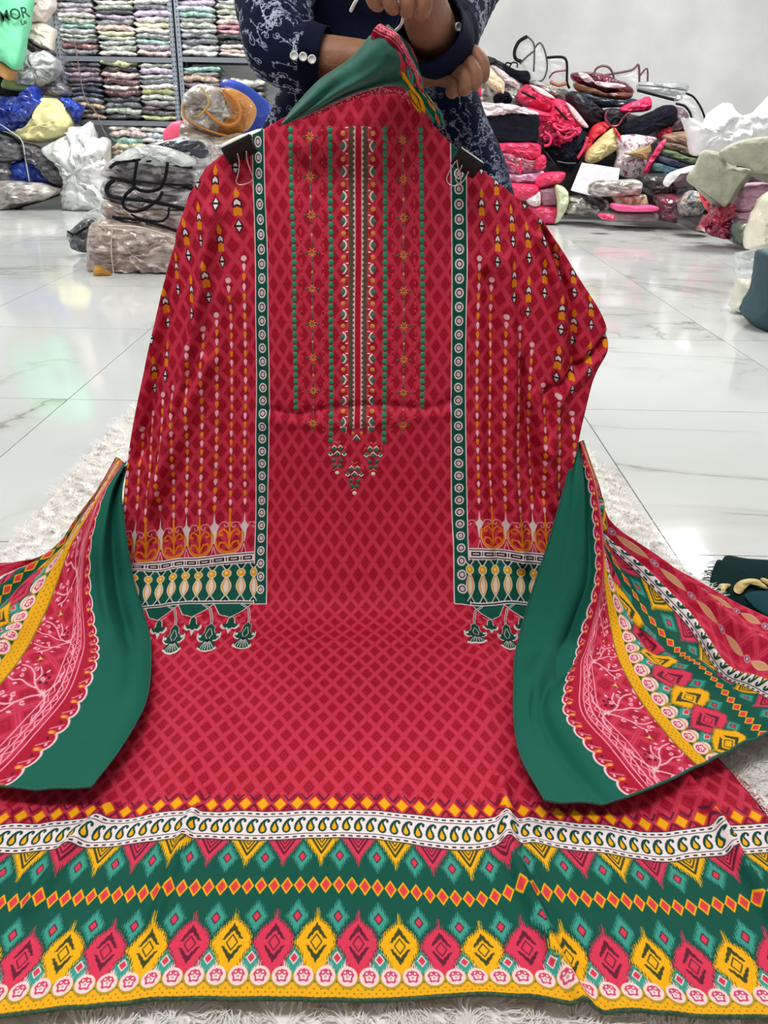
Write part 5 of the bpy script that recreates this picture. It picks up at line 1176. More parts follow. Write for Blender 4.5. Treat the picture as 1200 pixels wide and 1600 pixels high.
# tan handled bag, blue sheet
r = TR('vinyl_bag', 'clear vinyl bag with orange-tan handles and trim, beside blue sheet', 'bag', 6.4, (335, 232))
puff('bag_body', [(288, 182), (286, 160), (296, 142), (312, 132), (330, 136), (350, 138), (366, 150), (376, 176), (370, 206), (340, 214), (300, 204)], 6.4, .3, plastic('vinyl_silver', (216, 212, 206), (150, 138, 130), .15, 7), r, wr=.03, p=4)
puff('tan_panel', [(345, 138), (372, 142), (392, 156), (400, 172), (396, 190), (384, 206), (356, 212), (340, 206), (366, 190), (372, 168), (362, 150)], 6.33, .2, mat('tan_leatherette', (196, 132, 60), .45, (166, 100, 40), 8, coat=.3), r, wr=.012)
M_tan = mat('tan_handle', (198, 124, 44), .4, coat=.3)
pxtube('handle', [(348, 140, 6.22), (366, 154, 6.2), (375, 172, 6.2), (372, 188, 6.2), (358, 196, 6.2), (340, 190, 6.2), (322, 174, 6.22)], 6.2, .012, M_tan, r)
pxtube('handle', [(314, 136, 6.24), (324, 150, 6.22), (325, 164, 6.22), (312, 180, 6.22), (302, 182, 6.24)], 6.2, .007, mat('yellow_trim', (206, 172, 96), .4), r)
pxtube('piping', [(286, 162, 6.26), (290, 184, 6.24), (320, 202, 6.22), (356, 213, 6.22)], 6.2, .008, M_tan, r)
T('vinyl_box', 'clear vinyl box bag of brown clothes under the tan-handled bag', 'bag', [(286, 192), (310, 203), (345, 214), (384, 212), (388, 300), (386, 378), (312, 378), (306, 300), (290, 236), (284, 222)], 6.3, .34, plastic('vinyl_brown', (196, 186, 172), (120, 100, 92), .2, 9, st=(1, 1, 3)), p=4)
T('plastic_sheet', 'smooth cobalt blue plastic sheet behind the tan-handled bag', 'sheet', [(345, 124), (362, 124), (392, 138), (424, 166), (428, 190), (430, 280), (430, 366), (395, 366), (392, 280), (385, 204), (370, 160), (350, 140)], 6.9, .18, M_blue2, wr=.012)
T('folded_cloth', 'cream folded cloth tucked behind the left binder clip', 'cloth', [(340, 238), (352, 222), (385, 208), (414, 202), (422, 230), (424, 388), (380, 388), (352, 300)], 6.0, .2, mat('cream_cotton', (232, 220, 200), .6, (214, 198, 176), 9, bump=.3), wr=.004)
T('gift_box', 'hot pink and white box on the lower shelf beside the vinyl bags', 'box', [(258, 204), (272, 190), (288, 188), (292, 340), (262, 340)], 7.6, .2, mat('pink_card', (214, 54, 96), .5, (232, 90, 120), 3), sharp=True, p=8, wr=.003)
# far left
r = TR('shopping_bag', 'hanging mint green carrier bag with dark lettering and cardboard base', 'bag', 8.25, (10, 120))
puff('bag_body', [(-60, -60), (48, -60), (50, -10), (46, 30), (40, 62), (34, 96), (26, 110), (8, 98), (-20, 88), (-70, 76)], 8.25, .24, mat('mint_carrier', (128, 222, 176), .55, (112, 208, 160), 5, bump=.15), r, p=5, wr=.008, sharp=False)
puff('cardboard_base', [(-60, 70), (-14, 84), (6, 96), (24, 110), (18, 127), (0, 114), (-40, 104), (-64, 96)], 8.3, .22, mat('kraft_card', (190, 140, 84), .7), r, sharp=True, p=8, wr=.003)
def words(s, px, py, D, size, ang, par, m, sx=1):
    c = bpy.data.curves.new('lettering', 'FONT'); c.body = s; c.size = size; c.align_x = 'CENTER'; c.align_y = 'CENTER'; c.extrude = .001; c.offset = .0012
    o = bpy.data.objects.new('lettering', c); COL.objects.link(o); p = hY(px, py, D); o.parent = par; o.location = p-WL[par.name]; o.rotation_euler = (math.pi/2, ang, 0); o.scale = (sx, 1, 1)
    me = bpy.data.meshes.new_from_object(o.evaluated_get(bpy.context.evaluated_depsgraph_get())); o2 = bpy.data.objects.new('lettering', me); COL.objects.link(o2); o2.parent = par; o2.location = o.location; o2.rotation_euler = o.rotation_euler; o2.scale = o.scale; bpy.data.objects.remove(o); me.materials.append(m); return o2
M_ink = mat('dark_ink', (20, 60, 46), .6)
for s, x, y, sz, a in (('MOR', 22, 23, .112, -.16), ('Le', 37, 35, .050, -.3)):
    words(s, x, y, 8.11, sz, a, r, M_ink, 1.05)
DMAP[0] = lambda D: D if D < 6.6 or D > 8.3 else 8.42+(D-7)*.3
T('garment_packet', 'white folded packet jutting out at top left beside the mint carrier', 'packet', [(48, -20), (84, -20), (87, 12), (70, 35), (50, 36), (60, 12), (50, 6)], 7.8, .25, mat('offwhite_paper', (236, 226, 218), .5, (214, 196, 190), 6), sharp=True)
T('garment_packet', 'cream packet with black border below the white packet at top left', 'packet', [(46, 40), (56, 36), (72, 38), (86, 46), (84, 80), (70, 78), (56, 70), (45, 58)], 7.9, .25, mat('cream_paper', (214, 206, 190), .5, (240, 232, 220), 6), sharp=True)
T('laptop_sleeve', 'dark grey sleeve under the cream packet at the shelf side', 'case', [(42, 54), (56, 70), (72, 80), (86, 82), (84, 92), (66, 90), (44, 76), (38, 64)], 7.8, .2, mat('dark_sleeve', (58, 54, 56), .5))
T('plastic_bag', 'grey translucent plastic bag bulging beside the left shelf post', 'bag', [(26, 112), (34, 98), (48, 86), (70, 80), (90, 92), (95, 106), (86, 124), (64, 136), (46, 138), (30, 128)], 7.6, .3, plastic('grey_film', (206, 210, 210), (140, 144, 146), .2, 5), wr=.03)
T('vinyl_pouch', 'black and grey pouch lying just above the blue polythene sack', 'bag', [(46, 140), (64, 130), (95, 128), (112, 142), (104, 152), (70, 150)], 7.9, .2, M_vdark, wr=.01)
T('folded_cloth', 'pale green folded cloth above the blue polythene sack', 'cloth', [(4, 130), (10, 122), (24, 126), (62, 138), (50, 144), (24, 142), (6, 138)], 7.6, .2, mat('pale_green', (170, 196, 130), .6, (140, 168, 100), 8), wr=.006)
T('storage_case', 'black case behind the pale green cloth at the far left', 'case', [(-40, 112), (6, 112), (16, 130), (50, 146), (40, 156), (-40, 158)], 8.0, .2, mat('black_case', (24, 26, 32), .5), wr=.006)
T('polythene_sack', 'shiny blue polythene sack covering the pale yellow bundle at far left', 'sack', [(-40, 150), (-10, 150), (22, 151), (46, 154), (54, 136), (62, 138), (62, 152), (72, 162), (60, 184), (36, 200), (14, 205), (-40, 196)], 7.2, .32, M_blue, wr=.05)
r = TR('cloth_bundle', 'pale yellow bulging cloth bundle bound with blue polythene strips', 'bundle', 7.3, (70, 222))
puff('bundle_body', [(24, 208), (44, 198), (58, 178), (62, 158), (78, 153), (98, 160), (110, 180), (113, 196), (104, 212), (80, 221), (48, 222)], 7.4, .4, mat('pale_yellow_cloth', (232, 224, 160), .6, (204, 200, 150), 6, bump=.4), r, wr=.02)
puff('polythene_strip', [(60, 180), (74, 184), (99, 196), (86, 204), (79, 206), (78, 218), (73, 204), (66, 194)], 7.16, .05, M_blue, r, wr=.008)
T('polythene_sack', 'small blue polythene bag behind the yellow bundle near the shelf', 'sack', [(92, 154), (112, 156), (130, 170), (122, 190), (112, 186), (102, 168)], 7.6, .2, M_blue, wr=.03, seed=4)
T('plastic_bag', 'tall crumpled white plastic bag standing in front of the shelving', 'bag', [(106, 300), (100, 276), (88, 250), (72, 232), (90, 218), (112, 208), (110, 198), (130, 196), (140, 190), (147, 204), (148, 216), (171, 218), (171, 240), (173, 262), (168, 300), (176, 322), (150, 336), (118, 334), (98, 324)], 7.0, .5, M_white, wr=.045, wf=6, p=2.2)
r = TR('vinyl_bag', 'grey vinyl bag with black diagonal edge under the yellow bundle', 'bag', 7.1, (40, 250))
puff('bag_body', [(-40, 208), (10, 214), (36, 224), (40, 240), (34, 252), (0, 250), (-40, 248)], 7.1, .3, M_vdark, r, wr=.02)
pxtube('piping', [(-10, 204, 6.95), (20, 214, 6.93), (50, 236, 6.92), (84, 262, 6.92), (104, 280, 6.95)], 7, .014, M_piping, r)
T('vinyl_bag', 'slanting dark vinyl bag between yellow bundle and white plastic bag', 'bag', [(36, 224), (62, 230), (84, 250), (104, 278), (96, 292), (80, 284), (60, 262), (44, 248)], 7.05, .25, M_vdark, wr=.02, seed=3)
T('polythene_sack', 'deep blue sack low down under the grey vinyl bag', 'sack', [(18, 258), (40, 250), (66, 254), (84, 270), (90, 286), (50, 290), (18, 288)], 7.25, .25, mat('deep_blue', (16, 60, 160), .5, (10, 40, 120), 8), wr=.02)
T('vinyl_bag', 'dark vinyl bag at the left edge, above the flat clear bag', 'bag', [(-40, 246), (10, 250), (22, 262), (20, 290), (-40, 292)], 7.2, .3, M_vdark, wr=.02, seed=8)
r = TR('vinyl_bag', 'flat clear vinyl bag of pale clothes lying on the floor at left', 'bag', 7.0, (20, 330))
puff('bag_body', [(-40, 284), (0, 281), (50, 284), (88, 290), (100, 298), (70, 312), (36, 320), (10, 330), (-40, 331)], 6.9, .5, plastic('vinyl_pale', (214, 210, 204), (166, 158, 152), .2, 8), r, wr=.03)
pxtube('piping', [(-30, 320, 6.66), (0, 314, 6.64), (30, 302, 6.63), (60, 296, 6.65), (96, 292, 6.7)], 6.7, .008, M_piping, r)
pxtube('piping', [(-30, 328, 6.7), (10, 330, 6.66), (40, 321, 6.65), (72, 312, 6.67), (104, 300, 6.72)], 6.7, .008, M_piping, r)
tag(pxtube('cord', [(0, 194), (16, 205), (34, 220), (40, 250), (46, 284)], 6.7, .006, mat('grey_cord', (190, 190, 196), .5), n=5), 'thin grey cord hanging over the dark bags at far left', 'cord')
tag(pxtube('cord', [(116, 60), (124, 110), (132, 150), (150, 176), (160, 200), (168, 214)], 8.55, .005, mat('brown_cord', (120, 100, 96), .6), n=5), 'thin brown cord dangling in front of the shelving packets', 'cord')
DMAP[0] = None
DMAP[0] = lambda D: D+.85*min(1, max(0, (D-6.6)/.4))
# ================================================================ THE HEAP ON THE RIGHT
HP = (238, 52, 104); DP = (196, 24, 78)
M_hp = mat('hot_pink_cloth', (236, 50, 104), .5, (206, 26, 80), 6, bump=.7, bscale=7, coat=.3); M_dp = mat('deep_pink_cloth', DP, .5, (222, 60, 110), 9, bump=.4, coat=.3)
M_blk = mat('black_nylon', (12, 14, 24), .7, (20, 22, 34), 8, bump=.3, spec=.12); M_char = mat('charcoal_nylon', (50, 48, 54), .55, (30, 30, 36), 8, bump=.5, spec=.2, coat=.15)
M_mar = plastic('maroon_vinyl', (132, 36, 62), (80, 24, 44), .25, 8); M_mau = mat('mauve_cloth', (190, 146, 168), .6, (160, 112, 136), 10, bump=.4, coat=.3)
M_sil = plastic('silver_film', (208, 206, 200), (120, 118, 112), .2, 10, st=(1, 1, 3)); M_lw = plastic('pinkish_white_vinyl', (238, 222, 224), (214, 188, 194), .2, 7)
M_dmot = mat('mixed_dark_fabric', (44, 40, 46), .6, (110, 84, 92), 9, bump=.6, bscale=8, lo=.45, hi=.7)
M_clr = clear('clear_film', (240, 242, 242), .22); M_edge = mat('grey_piping', (70, 74, 78), .4)
tag(puff('garment_heap', [(735, 340), (742, 180), (760, 120), (800, 118), (850, 140), (905, 160), (960, 175), (1050, 190), (1095, 210), (1200, 230), (1260, 250), (1260, 330), (1150, 345), (1060, 346), (960, 340), (860, 345)], 8.15, .5, M_dmot, wr=.05, wf=4, n=90, rings=14), 'dark mixed core of the heap of bags against the wall', 'heap', kind='stuff')
R = 'bags piled in the right-hand heap'
def H(name, label, cat, pts, D, m, th=.3, **k): return T(name, label, cat, pts, D, th, m, R, **k)
# back row
H('vinyl_packet', 'grey clear packet sloping down from the sitter\'s fist', 'packet', [(742, 84), (760, 88), (792, 102), (800, 112), (790, 118), (760, 106), (742, 100)], 8.1, M_char)
H('vinyl_packet', 'silvery film packet under the beige printed packet', 'packet', [(742, 128), (765, 136), (800, 140), (822, 150), (830, 168), (800, 170), (742, 168)], 7.9, M_sil, seed=2, wr=.03)
H('vinyl_packet', 'pale blue-white packet running behind the beige printed one', 'packet', [(764, 102), (776, 104), (800, 118), (818, 134), (814, 144), (798, 140), (780, 120)], 8.0, M_lw, th=.15)
H('printed_packet', 'beige packet with faint red print beside the sitter\'s fist', 'packet', [(757, 104), (764, 103), (789, 130), (787, 148), (778, 146), (757, 130)], 7.7, mat('beige_print', (232, 214, 178), .4, (214, 150, 140), 22, coat=.3, lo=.55, hi=.65), th=.14, sharp=True, wr=.006)
H('pink_pouch', 'small flat hot pink piece just under the sitter\'s fist', 'pouch', [(738, 128), (748, 126), (752, 134), (752, 152), (738, 152)], 7.6, M_hp, th=.1, sharp=True, wr=.004)
H('black_strap_bundle', 'tangle of black straps under the beige packet', 'straps', [(772, 148), (790, 142), (800, 152), (798, 162), (776, 158)], 7.7, M_blk, th=.12, wr=.03)
r = TR('clear_tote', 'empty clear tote with black trim standing highest on the heap', 'bag', 8.2, (830, 135), R)
puff('tote_wall', [(805, 92), (804, 78), (810, 66), (824, 57), (834, 68), (845, 68), (854, 90), (855, 112), (848, 124), (836, 128), (820, 112), (812, 100)], 8.15, .16, M_clr, r, wr=.012)
pxtube('trim', [(824, 57), (811, 65), (804, 80), (806, 92), (815, 96)], 8.08, .016, M_piping, r)
pxtube('trim', [(824, 57), (834, 68), (835, 90), (834, 112)], 8.06, .008, M_edge, r); pxtube('trim', [(835, 76), (844, 67), (852, 82), (855, 105), (849, 124), (838, 128)], 8.08, .008, M_edge, r)
pxtube('trim', [(812, 100), (824, 88), (834, 80)], 8.06, .008, M_edge, r)
r = TR('clear_tote', 'open clear tote with brown inner strap, right of the highest tote', 'bag', 8.1, (875, 140), R)
puff('tote_wall', [(856, 92), (880, 90), (886, 98), (887, 118), (888, 134), (884, 146), (864, 140), (856, 120)], 8.15, .1, M_clr, r, wr=.008)
pxtube('trim', [(855, 90), (876, 89), (884, 93), (886, 104), (886, 128), (890, 138)], 8.06, .012, M_piping, r)
pxtube('strap', [(858, 122), (866, 113), (884, 110)], 8.06, .008, M_mar, r); pxtube('strap', [(860, 128), (872, 133), (885, 130)], 8.06, .016, mat('tan_strap', (176, 112, 84), .5), r)
r = TR('handbag', 'black small handbag with little loops left of the clear totes', 'bag', 8.0, (808, 130), R)
puff('bag_body', [(787, 112), (792, 104), (808, 110), (826, 112), (828, 130), (812, 131), (796, 122)], 8.0, .2, M_blk, r, wr=.006)
pxtube('loop', [(796, 106), (800, 98), (808, 99), (808, 106)], 7.95, .007, M_piping, r); pxtube('loop', [(788, 104), (792, 98), (800, 100)], 7.95, .007, M_piping, r)
H('clear_packet', 'clear flattened packet under the empty totes, left of the maroon handbag', 'packet', [(828, 124), (850, 130), (886, 142), (896, 154), (888, 162), (860, 148), (830, 136)], 7.95, M_sil, th=.15, seed=6)
# pink backpacks
r = TR('backpack', 'hot pink backpack with black zip lying highest in the heap', 'bag', 7.7, (840, 178), R)
puff('pack_body', [(807, 148), (816, 136), (826, 132), (845, 140), (868, 154), (870, 168), (858, 176), (840, 170), (816, 164), (808, 156)], 7.75, .3, M_hp, r, wr=.02)
pxtube('zip', [(815, 143), (826, 149), (837, 154)], 7.56, .010, M_piping, r); puff('white_highlight', [(828, 133), (846, 138), (866, 152), (860, 154), (842, 146)], 7.62, .06, M_lw, r, wr=.004)  # pale strip stands in for the white highlight along the pack's upper edge
r = TR('backpack', 'hot pink backpack with black zip, right of the highest pink one', 'bag', 7.7, (890, 205), R)
puff('pack_body', [(862, 158), (872, 154), (890, 164), (906, 182), (918, 198), (896, 202), (872, 206), (846, 196), (836, 182), (858, 178)], 7.65, .3, M_hp, r, wr=.02, seed=2)
pxtube('zip', [(867, 166), (876, 176), (886, 187)], 7.46, .010, M_piping, r); puff('white_highlight', [(884, 160), (900, 172), (919, 198), (910, 198), (896, 182)], 7.5, .06, M_lw, r, wr=.004)  # white highlight on the pink, modelled as a thin pale strip
H('pink_bag', 'pink bag with white stripe beneath the first pink backpack', 'bag', [(822, 168), (842, 172), (866, 180), (870, 190), (850, 192), (838, 190), (824, 180)], 7.55, M_hp, th=.2, seed=4)
r = TR('strappy_bag', 'crumpled pink straps and pockets under the pink backpacks', 'bag', 7.5, (870, 225), R)
puff('bag_body', [(842, 196), (862, 190), (888, 198), (905, 204), (902, 218), (884, 230), (872, 228), (856, 218), (844, 222), (838, 208)], 7.5, .25, M_dp, r, wr=.06, wf=12)
for L in ([(850, 206), (860, 214), (858, 226), (850, 228)], [(870, 205), (880, 216), (892, 214), (900, 206)], [(864, 196), (876, 204), (890, 200)]): pxtube('strap', L, 7.32, .013, M_hp, r)
r = TR('padded_case', 'flat black padded case with rounded corners beside the sitter\'s lap', 'case', 7.3, (800, 224), R)
puff('case_body', [(755, 180), (764, 176), (790, 174), (815, 178), (836, 178), (842, 184), (841, 200), (836, 222), (800, 223), (766, 222), (760, 206)], 7.3, .12, M_blk, r, p=7, wr=.003)
H('vinyl_packet', 'creased pinkish-white vinyl draped over the black padded case', 'packet', [(742, 162), (764, 160), (800, 164), (826, 170), (842, 176), (836, 181), (800, 178), (764, 182), (744, 186)], 7.32, M_lw, th=.2, seed=7, wr=.02)
H('pink_bag', 'smooth hot pink bag directly under the black padded case', 'bag', [(764, 224), (800, 223), (840, 224), (844, 240), (838, 248), (812, 248), (784, 240), (768, 234)], 7.3, M_hp, th=.22, p=5)
r = TR('vinyl_bag', 'clear bag with pink trims beneath the smooth hot pink bag', 'bag', 7.25, (810, 272), R)
puff('bag_body', [(774, 238), (800, 242), (830, 250), (848, 250), (852, 262), (840, 272), (780, 270)], 7.25, .3, plastic('pink_clear', (206, 130, 150), (130, 50, 80), .2, 12), r, wr=.02)
puff('pink_trim', [(836, 250), (846, 242), (852, 244), (853, 256), (842, 264), (836, 262)], 7.1, .08, M_hp, r); pxtube('strap', [(780, 252), (800, 256), (812, 268)], 7.05, .010, M_dp, r); pxtube('strap', [(812, 250), (814, 262), (812, 272)], 7.05, .010, M_dp, r)
H('folded_garment', 'lilac-white striped fold below the clear pink bag', 'clothing', [(778, 272), (820, 270), (846, 266), (852, 276), (838, 286), (800, 284)], 7.2, mat('lilac_white', (226, 196, 220), .5, (206, 150, 190), 8, coat=.4), th=.24)
H('pink_bag', 'wedge-shaped hot pink bag pointing right in the lower heap', 'bag', [(836, 280), (850, 270), (876, 268), (884, 272), (876, 284), (858, 290), (838, 294)], 7.1, M_hp, th=.24, seed=9)
H('pink_bag', 'broad hot pink bag low in the heap beside the garment shoulder', 'bag', [(776, 282), (800, 286), (836, 288), (842, 300), (834, 312), (810, 312), (784, 300)], 7.1, M_hp, th=.3, seed=12)
H('folded_garment', 'rose-mauve folded garment low beside the pale green bundle', 'clothing', [(840, 296), (866, 291), (869, 304), (868, 320), (844, 322)], 7.1, mat('rose_mauve', (156, 106, 122), .5, (136, 90, 104), 5), th=.22, sharp=True, p=6, wr=.004)
H('pink_bag', 'deep pink bag resting on the floor behind the garment shoulder', 'bag', [(826, 322), (856, 322), (874, 326), (872, 340), (864, 350), (840, 346)], 7.05, M_dp, th=.24)
H('vinyl_packet', 'pale pink clear packet squeezed between hot pink and deep pink bags', 'packet', [(822, 312), (836, 304), (843, 300), (844, 320), (830, 322)], 7.0, M_lw, th=.14)
H('cloth_bundle', 'pale green wrapped bundle standing on the floor at heap\'s left foot', 'bundle', [(867, 292), (876, 290), (886, 298), (888, 314), (880, 332), (872, 345), (864, 348), (870, 325)], 7.0, mat('pale_green_wrap', (214, 222, 186), .5, (190, 200, 160), 7, bump=.5, coat=.3), th=.24)
H('plastic_bag', 'shiny clear plastic bag of greyish goods on the floor, heap\'s foot', 'bag', [(884, 308), (900, 306), (918, 314), (936, 322), (940, 332), (920, 338), (892, 334), (880, 330)], 7.1, M_sil, th=.24, wr=.03, seed=13)
# middle of the heap
r = TR('backpack', 'black backpack with grey strap under the crumpled pink straps', 'bag', 7.5, (880, 265), R)
puff('pack_body', [(848, 232), (866, 228), (890, 214), (908, 204), (918, 214), (912, 236), (902, 256), (886, 270), (868, 258), (852, 246)], 7.5, .3, M_blk, r, wr=.02)
pxtube('strap', [(846, 214), (844, 228), (854, 240), (868, 260)], 7.34, .010, M_char, r); pxtube('strap', [(870, 252), (886, 255), (900, 255)], 7.3, .006, M_edge, r)
r = TR('strappy_bag', 'red and pink banded bag beside the pale yellow packet', 'bag', 7.5, (925, 250), R)
puff('bag_body', [(900, 244), (912, 224), (926, 198), (944, 190), (954, 196), (936, 208), (922, 228), (912, 246)], 7.5, .2, mat('red_cloth', (210, 36, 50), .5, (190, 20, 70), 5), r)
pxtube('strap', [(902, 248), (912, 232), (918, 214)], 7.36, .016, M_dp, r)
H('folded_garment', 'pale yellow folded garment packet lying diagonally mid-heap', 'clothing', [(914, 250), (918, 236), (934, 220), (948, 206), (960, 200), (967, 212), (968, 228), (950, 242), (930, 254), (918, 254)], 7.35, mat('pale_yellow_garment', (232, 216, 160), .5, (206, 186, 120), 10, bump=.6, coat=.4, stretch=(1, 1, 3)), th=.24)
H('strap', 'red band curling over the right end of the yellow packet', 'strap', [(958, 200), (966, 206), (972, 220), (970, 234), (966, 216)], 7.28, mat('red_cloth', (210, 36, 50)), th=.12)
H('vinyl_bag', 'charcoal soft bag hanging left under the maroon handbag', 'bag', [(884, 150), (896, 142), (920, 150), (936, 162), (944, 180), (940, 196), (926, 204), (912, 190), (894, 170)], 7.65, M_char, th=.3, seed=21, wr=.02)
r = TR('handbag', 'glossy maroon clear-topped handbag with arched handle on the heap', 'bag', 7.8, (940, 150), R)
puff('bag_body', [(891, 120), (898, 113), (920, 112), (950, 118), (976, 132), (990, 142), (982, 150), (956, 148), (924, 140), (904, 132)], 7.75, .3, M_mar, r, wr=.02)
puff('clear_panel', [(904, 114), (918, 116), (926, 126), (914, 128)], 7.58, .05, M_lw, r); puff('clear_panel', [(930, 128), (960, 130), (978, 136), (958, 138), (934, 134)], 7.56, .05, M_lw, r)
pxtube('handle', [(928, 116), (932, 107), (942, 103), (952, 106), (958, 116), (959, 124)], 7.7, .010, mat('brown_handle', (84, 60, 58), .4), r)
H('handbag', 'tan-brown bag edge sandwiched under the maroon handbag', 'bag', [(896, 130), (910, 136), (940, 146), (980, 148), (988, 146), (984, 154), (962, 156), (926, 150), (902, 142)], 7.7, mat('tan_brown', (156, 104, 78), .45, (120, 76, 60), 5, coat=.3), th=.3)
H('handbag', 'dark teal bag under the tan-brown bag edge', 'bag', [(902, 144), (930, 152), (962, 158), (990, 156), (1000, 162), (970, 168), (930, 166), (906, 156)], 7.66, mat('dark_teal', (36, 56, 72), .4, (24, 34, 50), 6, coat=.4), th=.3)
r = TR('clear_tote', 'clear tote with maroon-brown edges peaking right of the handbag', 'bag', 8.0, (985, 145), R)
puff('tote_wall', [(950, 118), (970, 114), (990, 108), (998, 100), (1002, 112), (1012, 108), (1012, 128), (998, 146), (986, 140), (976, 130)], 8.0, .14, M_clr, r, wr=.006)
pxtube('trim', [(942, 118), (965, 114), (988, 109), (997, 101), (999, 112), (999, 128)], 7.92, .010, mat('maroon_piping', (96, 50, 58), .4), r); pxtube('trim', [(1000, 118), (1011, 107), (1012, 127)], 7.92, .008, mat('maroon_piping', (96, 50, 58)), r)
H('pink_bag', 'folded pink band lying under the dark teal bag', 'bag', [(968, 170), (980, 162), (1000, 156), (1014, 151), (1018, 160), (1014, 172), (990, 176), (972, 176)], 7.5, M_hp, th=.2, seed=31)
r = TR('strappy_bag', 'maroon looped-handle bag at the heap\'s centre', 'bag', 7.5, (960, 190), R)
puff('bag_body', [(944, 172), (966, 170), (978, 180), (976, 194), (960, 200), (946, 192)], 7.55, .2, M_char, r)
pxtube('handle', [(950, 172), (946, 184), (954, 196), (966, 196), (974, 184), (984, 176)], 7.4, .012, M_mar, r)
H('padded_case', 'long black padded case slanting up to the right', 'case', [(968, 206), (972, 196), (990, 186), (1020, 174), (1042, 164), (1054, 168), (1056, 180), (1048, 194), (1024, 204), (996, 216), (976, 218)], 7.4, M_blk, th=.26, p=4, wr=.008)
r = TR('clear_tote', 'flat clear box tote on top right of the heap', 'bag', 7.8, (1040, 150), R)
puff('tote_wall', [(995, 134), (1002, 128), (1030, 127), (1072, 130), (1073, 142), (1060, 152), (1020, 146), (998, 142)], 7.75, .25, mat('clear_grey_vinyl', (206, 212, 214), .12, (170, 178, 180), 6, alpha=.6, coat=.8, bump=.5), r, wr=.012)
pxtube('trim', [(996, 141), (1030, 150), (1056, 156), (1066, 152)], 7.6, .012, M_piping, r); pxtube('trim', [(998, 133), (1034, 136), (1072, 141)], 7.6, .005, M_edge, r); puff('white_tag', [(1057, 149), (1063, 149), (1063, 156), (1057, 156)], 7.56, .03, mat('tag_white', (245, 245, 245), .4), r, sharp=True, wr=.001)
r = TR('clear_tote', 'clear tote with black rim drooping beside the white cloth', 'bag', 7.6, (1090, 192), R)
puff('tote_wall', [(1052, 158), (1066, 148), (1080, 148), (1094, 164), (1103, 186), (1098, 194), (1082, 192), (1074, 172)], 7.6, .16, M_clr, r, wr=.01)
pxtube('trim', [(1072, 146), (1084, 152), (1096, 170), (1103, 190)], 7.5, .009, M_piping, r); pxtube('trim', [(1056, 162), (1070, 166), (1079, 178), (1081, 192)], 7.5, .010, M_piping, r)
H('vinyl_bag', 'dull plum bag between black padded case and white cloth', 'bag', [(1048, 168), (1066, 170), (1076, 186), (1070, 204), (1050, 208), (1034, 204), (1050, 190)], 7.45, mat('dull_plum', (104, 84, 92), .5, (70, 56, 64), 8, coat=.3), th=.22)
H('strap', 'crimson strap loop under the black padded case', 'strap', [(1026, 208), (1034, 202), (1046, 196), (1050, 204), (1040, 216), (1028, 216)], 7.36, mat('crimson_cloth', (170, 24, 54), .5), th=.1)
for i, (nm, c, c2, pts) in enumerate((('brown folded garment, upper right layer of the folded pile by white cloth', (120, 92, 78), (160, 128, 104), [(1036, 212), (1060, 206), (1076, 208), (1086, 226), (1082, 234), (1056, 226), (1038, 222)]),
        ('taupe folded garment, second layer of the pile left of white cloth', (92, 78, 72), (130, 112, 98), [(1032, 222), (1060, 226), (1086, 236), (1088, 246), (1060, 240), (1032, 232)]),
        ('olive-green folded garment, third layer of the pile left of grey linen', (96, 112, 76), (60, 72, 60), [(1030, 232), (1060, 240), (1088, 250), (1086, 260), (1058, 254), (1030, 244)]),
        ('navy folded garment, fourth layer of the pile left of grey linen', (34, 44, 74), (24, 30, 44), [(1026, 242), (1056, 252), (1084, 260), (1078, 268), (1050, 264), (1024, 254)]),
        ('petrol-blue folded garment, lowest bright layer left of grey linen', (36, 86, 112), (70, 96, 90), [(1020, 254), (1050, 262), (1074, 268), (1068, 276), (1040, 274), (1016, 266)]))):
    H('folded_garment', nm, 'clothing', pts, 7.3-.03*i, mat('fold_%d' % i, c, .6, c2, 12, bump=.5, stretch=(1, 1, 3)), th=.3, p=4, wr=.008)
H('printed_packet', 'white packet with maroon floral print in the heap\'s middle', 'packet', [(960, 216), (984, 210), (1012, 212), (1026, 218), (1004, 232), (1010, 252), (1000, 276), (974, 276), (960, 262), (964, 240)], 7.3, mat('maroon_floral', (222, 212, 216), .35, (140, 70, 92), 26, coat=.5, lo=.52, hi=.62, bump=.3), th=.2)
H('folded_garment', 'khaki-brown triangular fold over the floral packet', 'clothing', [(978, 240), (1000, 232), (1016, 226), (1018, 236), (1010, 250), (994, 246)], 7.16, mat('khaki', (166, 138, 96), .6, (146, 116, 78), 6), th=.06, sharp=True, wr=.003)
H('strap', 'long pink strap running diagonally right of the floral packet', 'strap', [(1004, 270), (1016, 246), (1030, 224), (1040, 216), (1038, 226), (1024, 248), (1012, 270)], 7.12, M_dp, th=.06)
tag(puff('paper_sheet', [(914, 255), (974, 264), (968, 286), (940, 300), (922, 306), (892, 298)], 7.0, .012, mat('pale_lilac_paper', (206, 200, 212), .5), sharp=True, wr=.003, p=8, lean=.5), 'flat pale lilac-grey sheet leaning in the lower heap', 'paper')
H('vinyl_packet', 'silvery clear packet of folded white items on the lilac sheet', 'packet', [(918, 294), (930, 282), (960, 281), (998, 281), (1001, 296), (990, 304), (930, 306)], 6.95, M_sil, th=.24, p=4, seed=41)
H('vinyl_bag', 'dark charcoal-green bag low behind the silvery packet', 'bag', [(1000, 274), (1030, 270), (1060, 274), (1080, 284), (1078, 300), (1056, 308), (1020, 306), (1002, 296)], 7.05, mat('charcoal_green', (52, 58, 54), .35, (28, 30, 34), 8, coat=.6, bump=.6), th=.3)
H('folded_garment', 'mauve-grey folded flap under the white ribbon', 'clothing', [(1046, 280), (1074, 270), (1084, 276), (1082, 290), (1056, 292)], 6.95, mat('mauve_grey', (108, 92, 98), .6), th=.12, sharp=True)
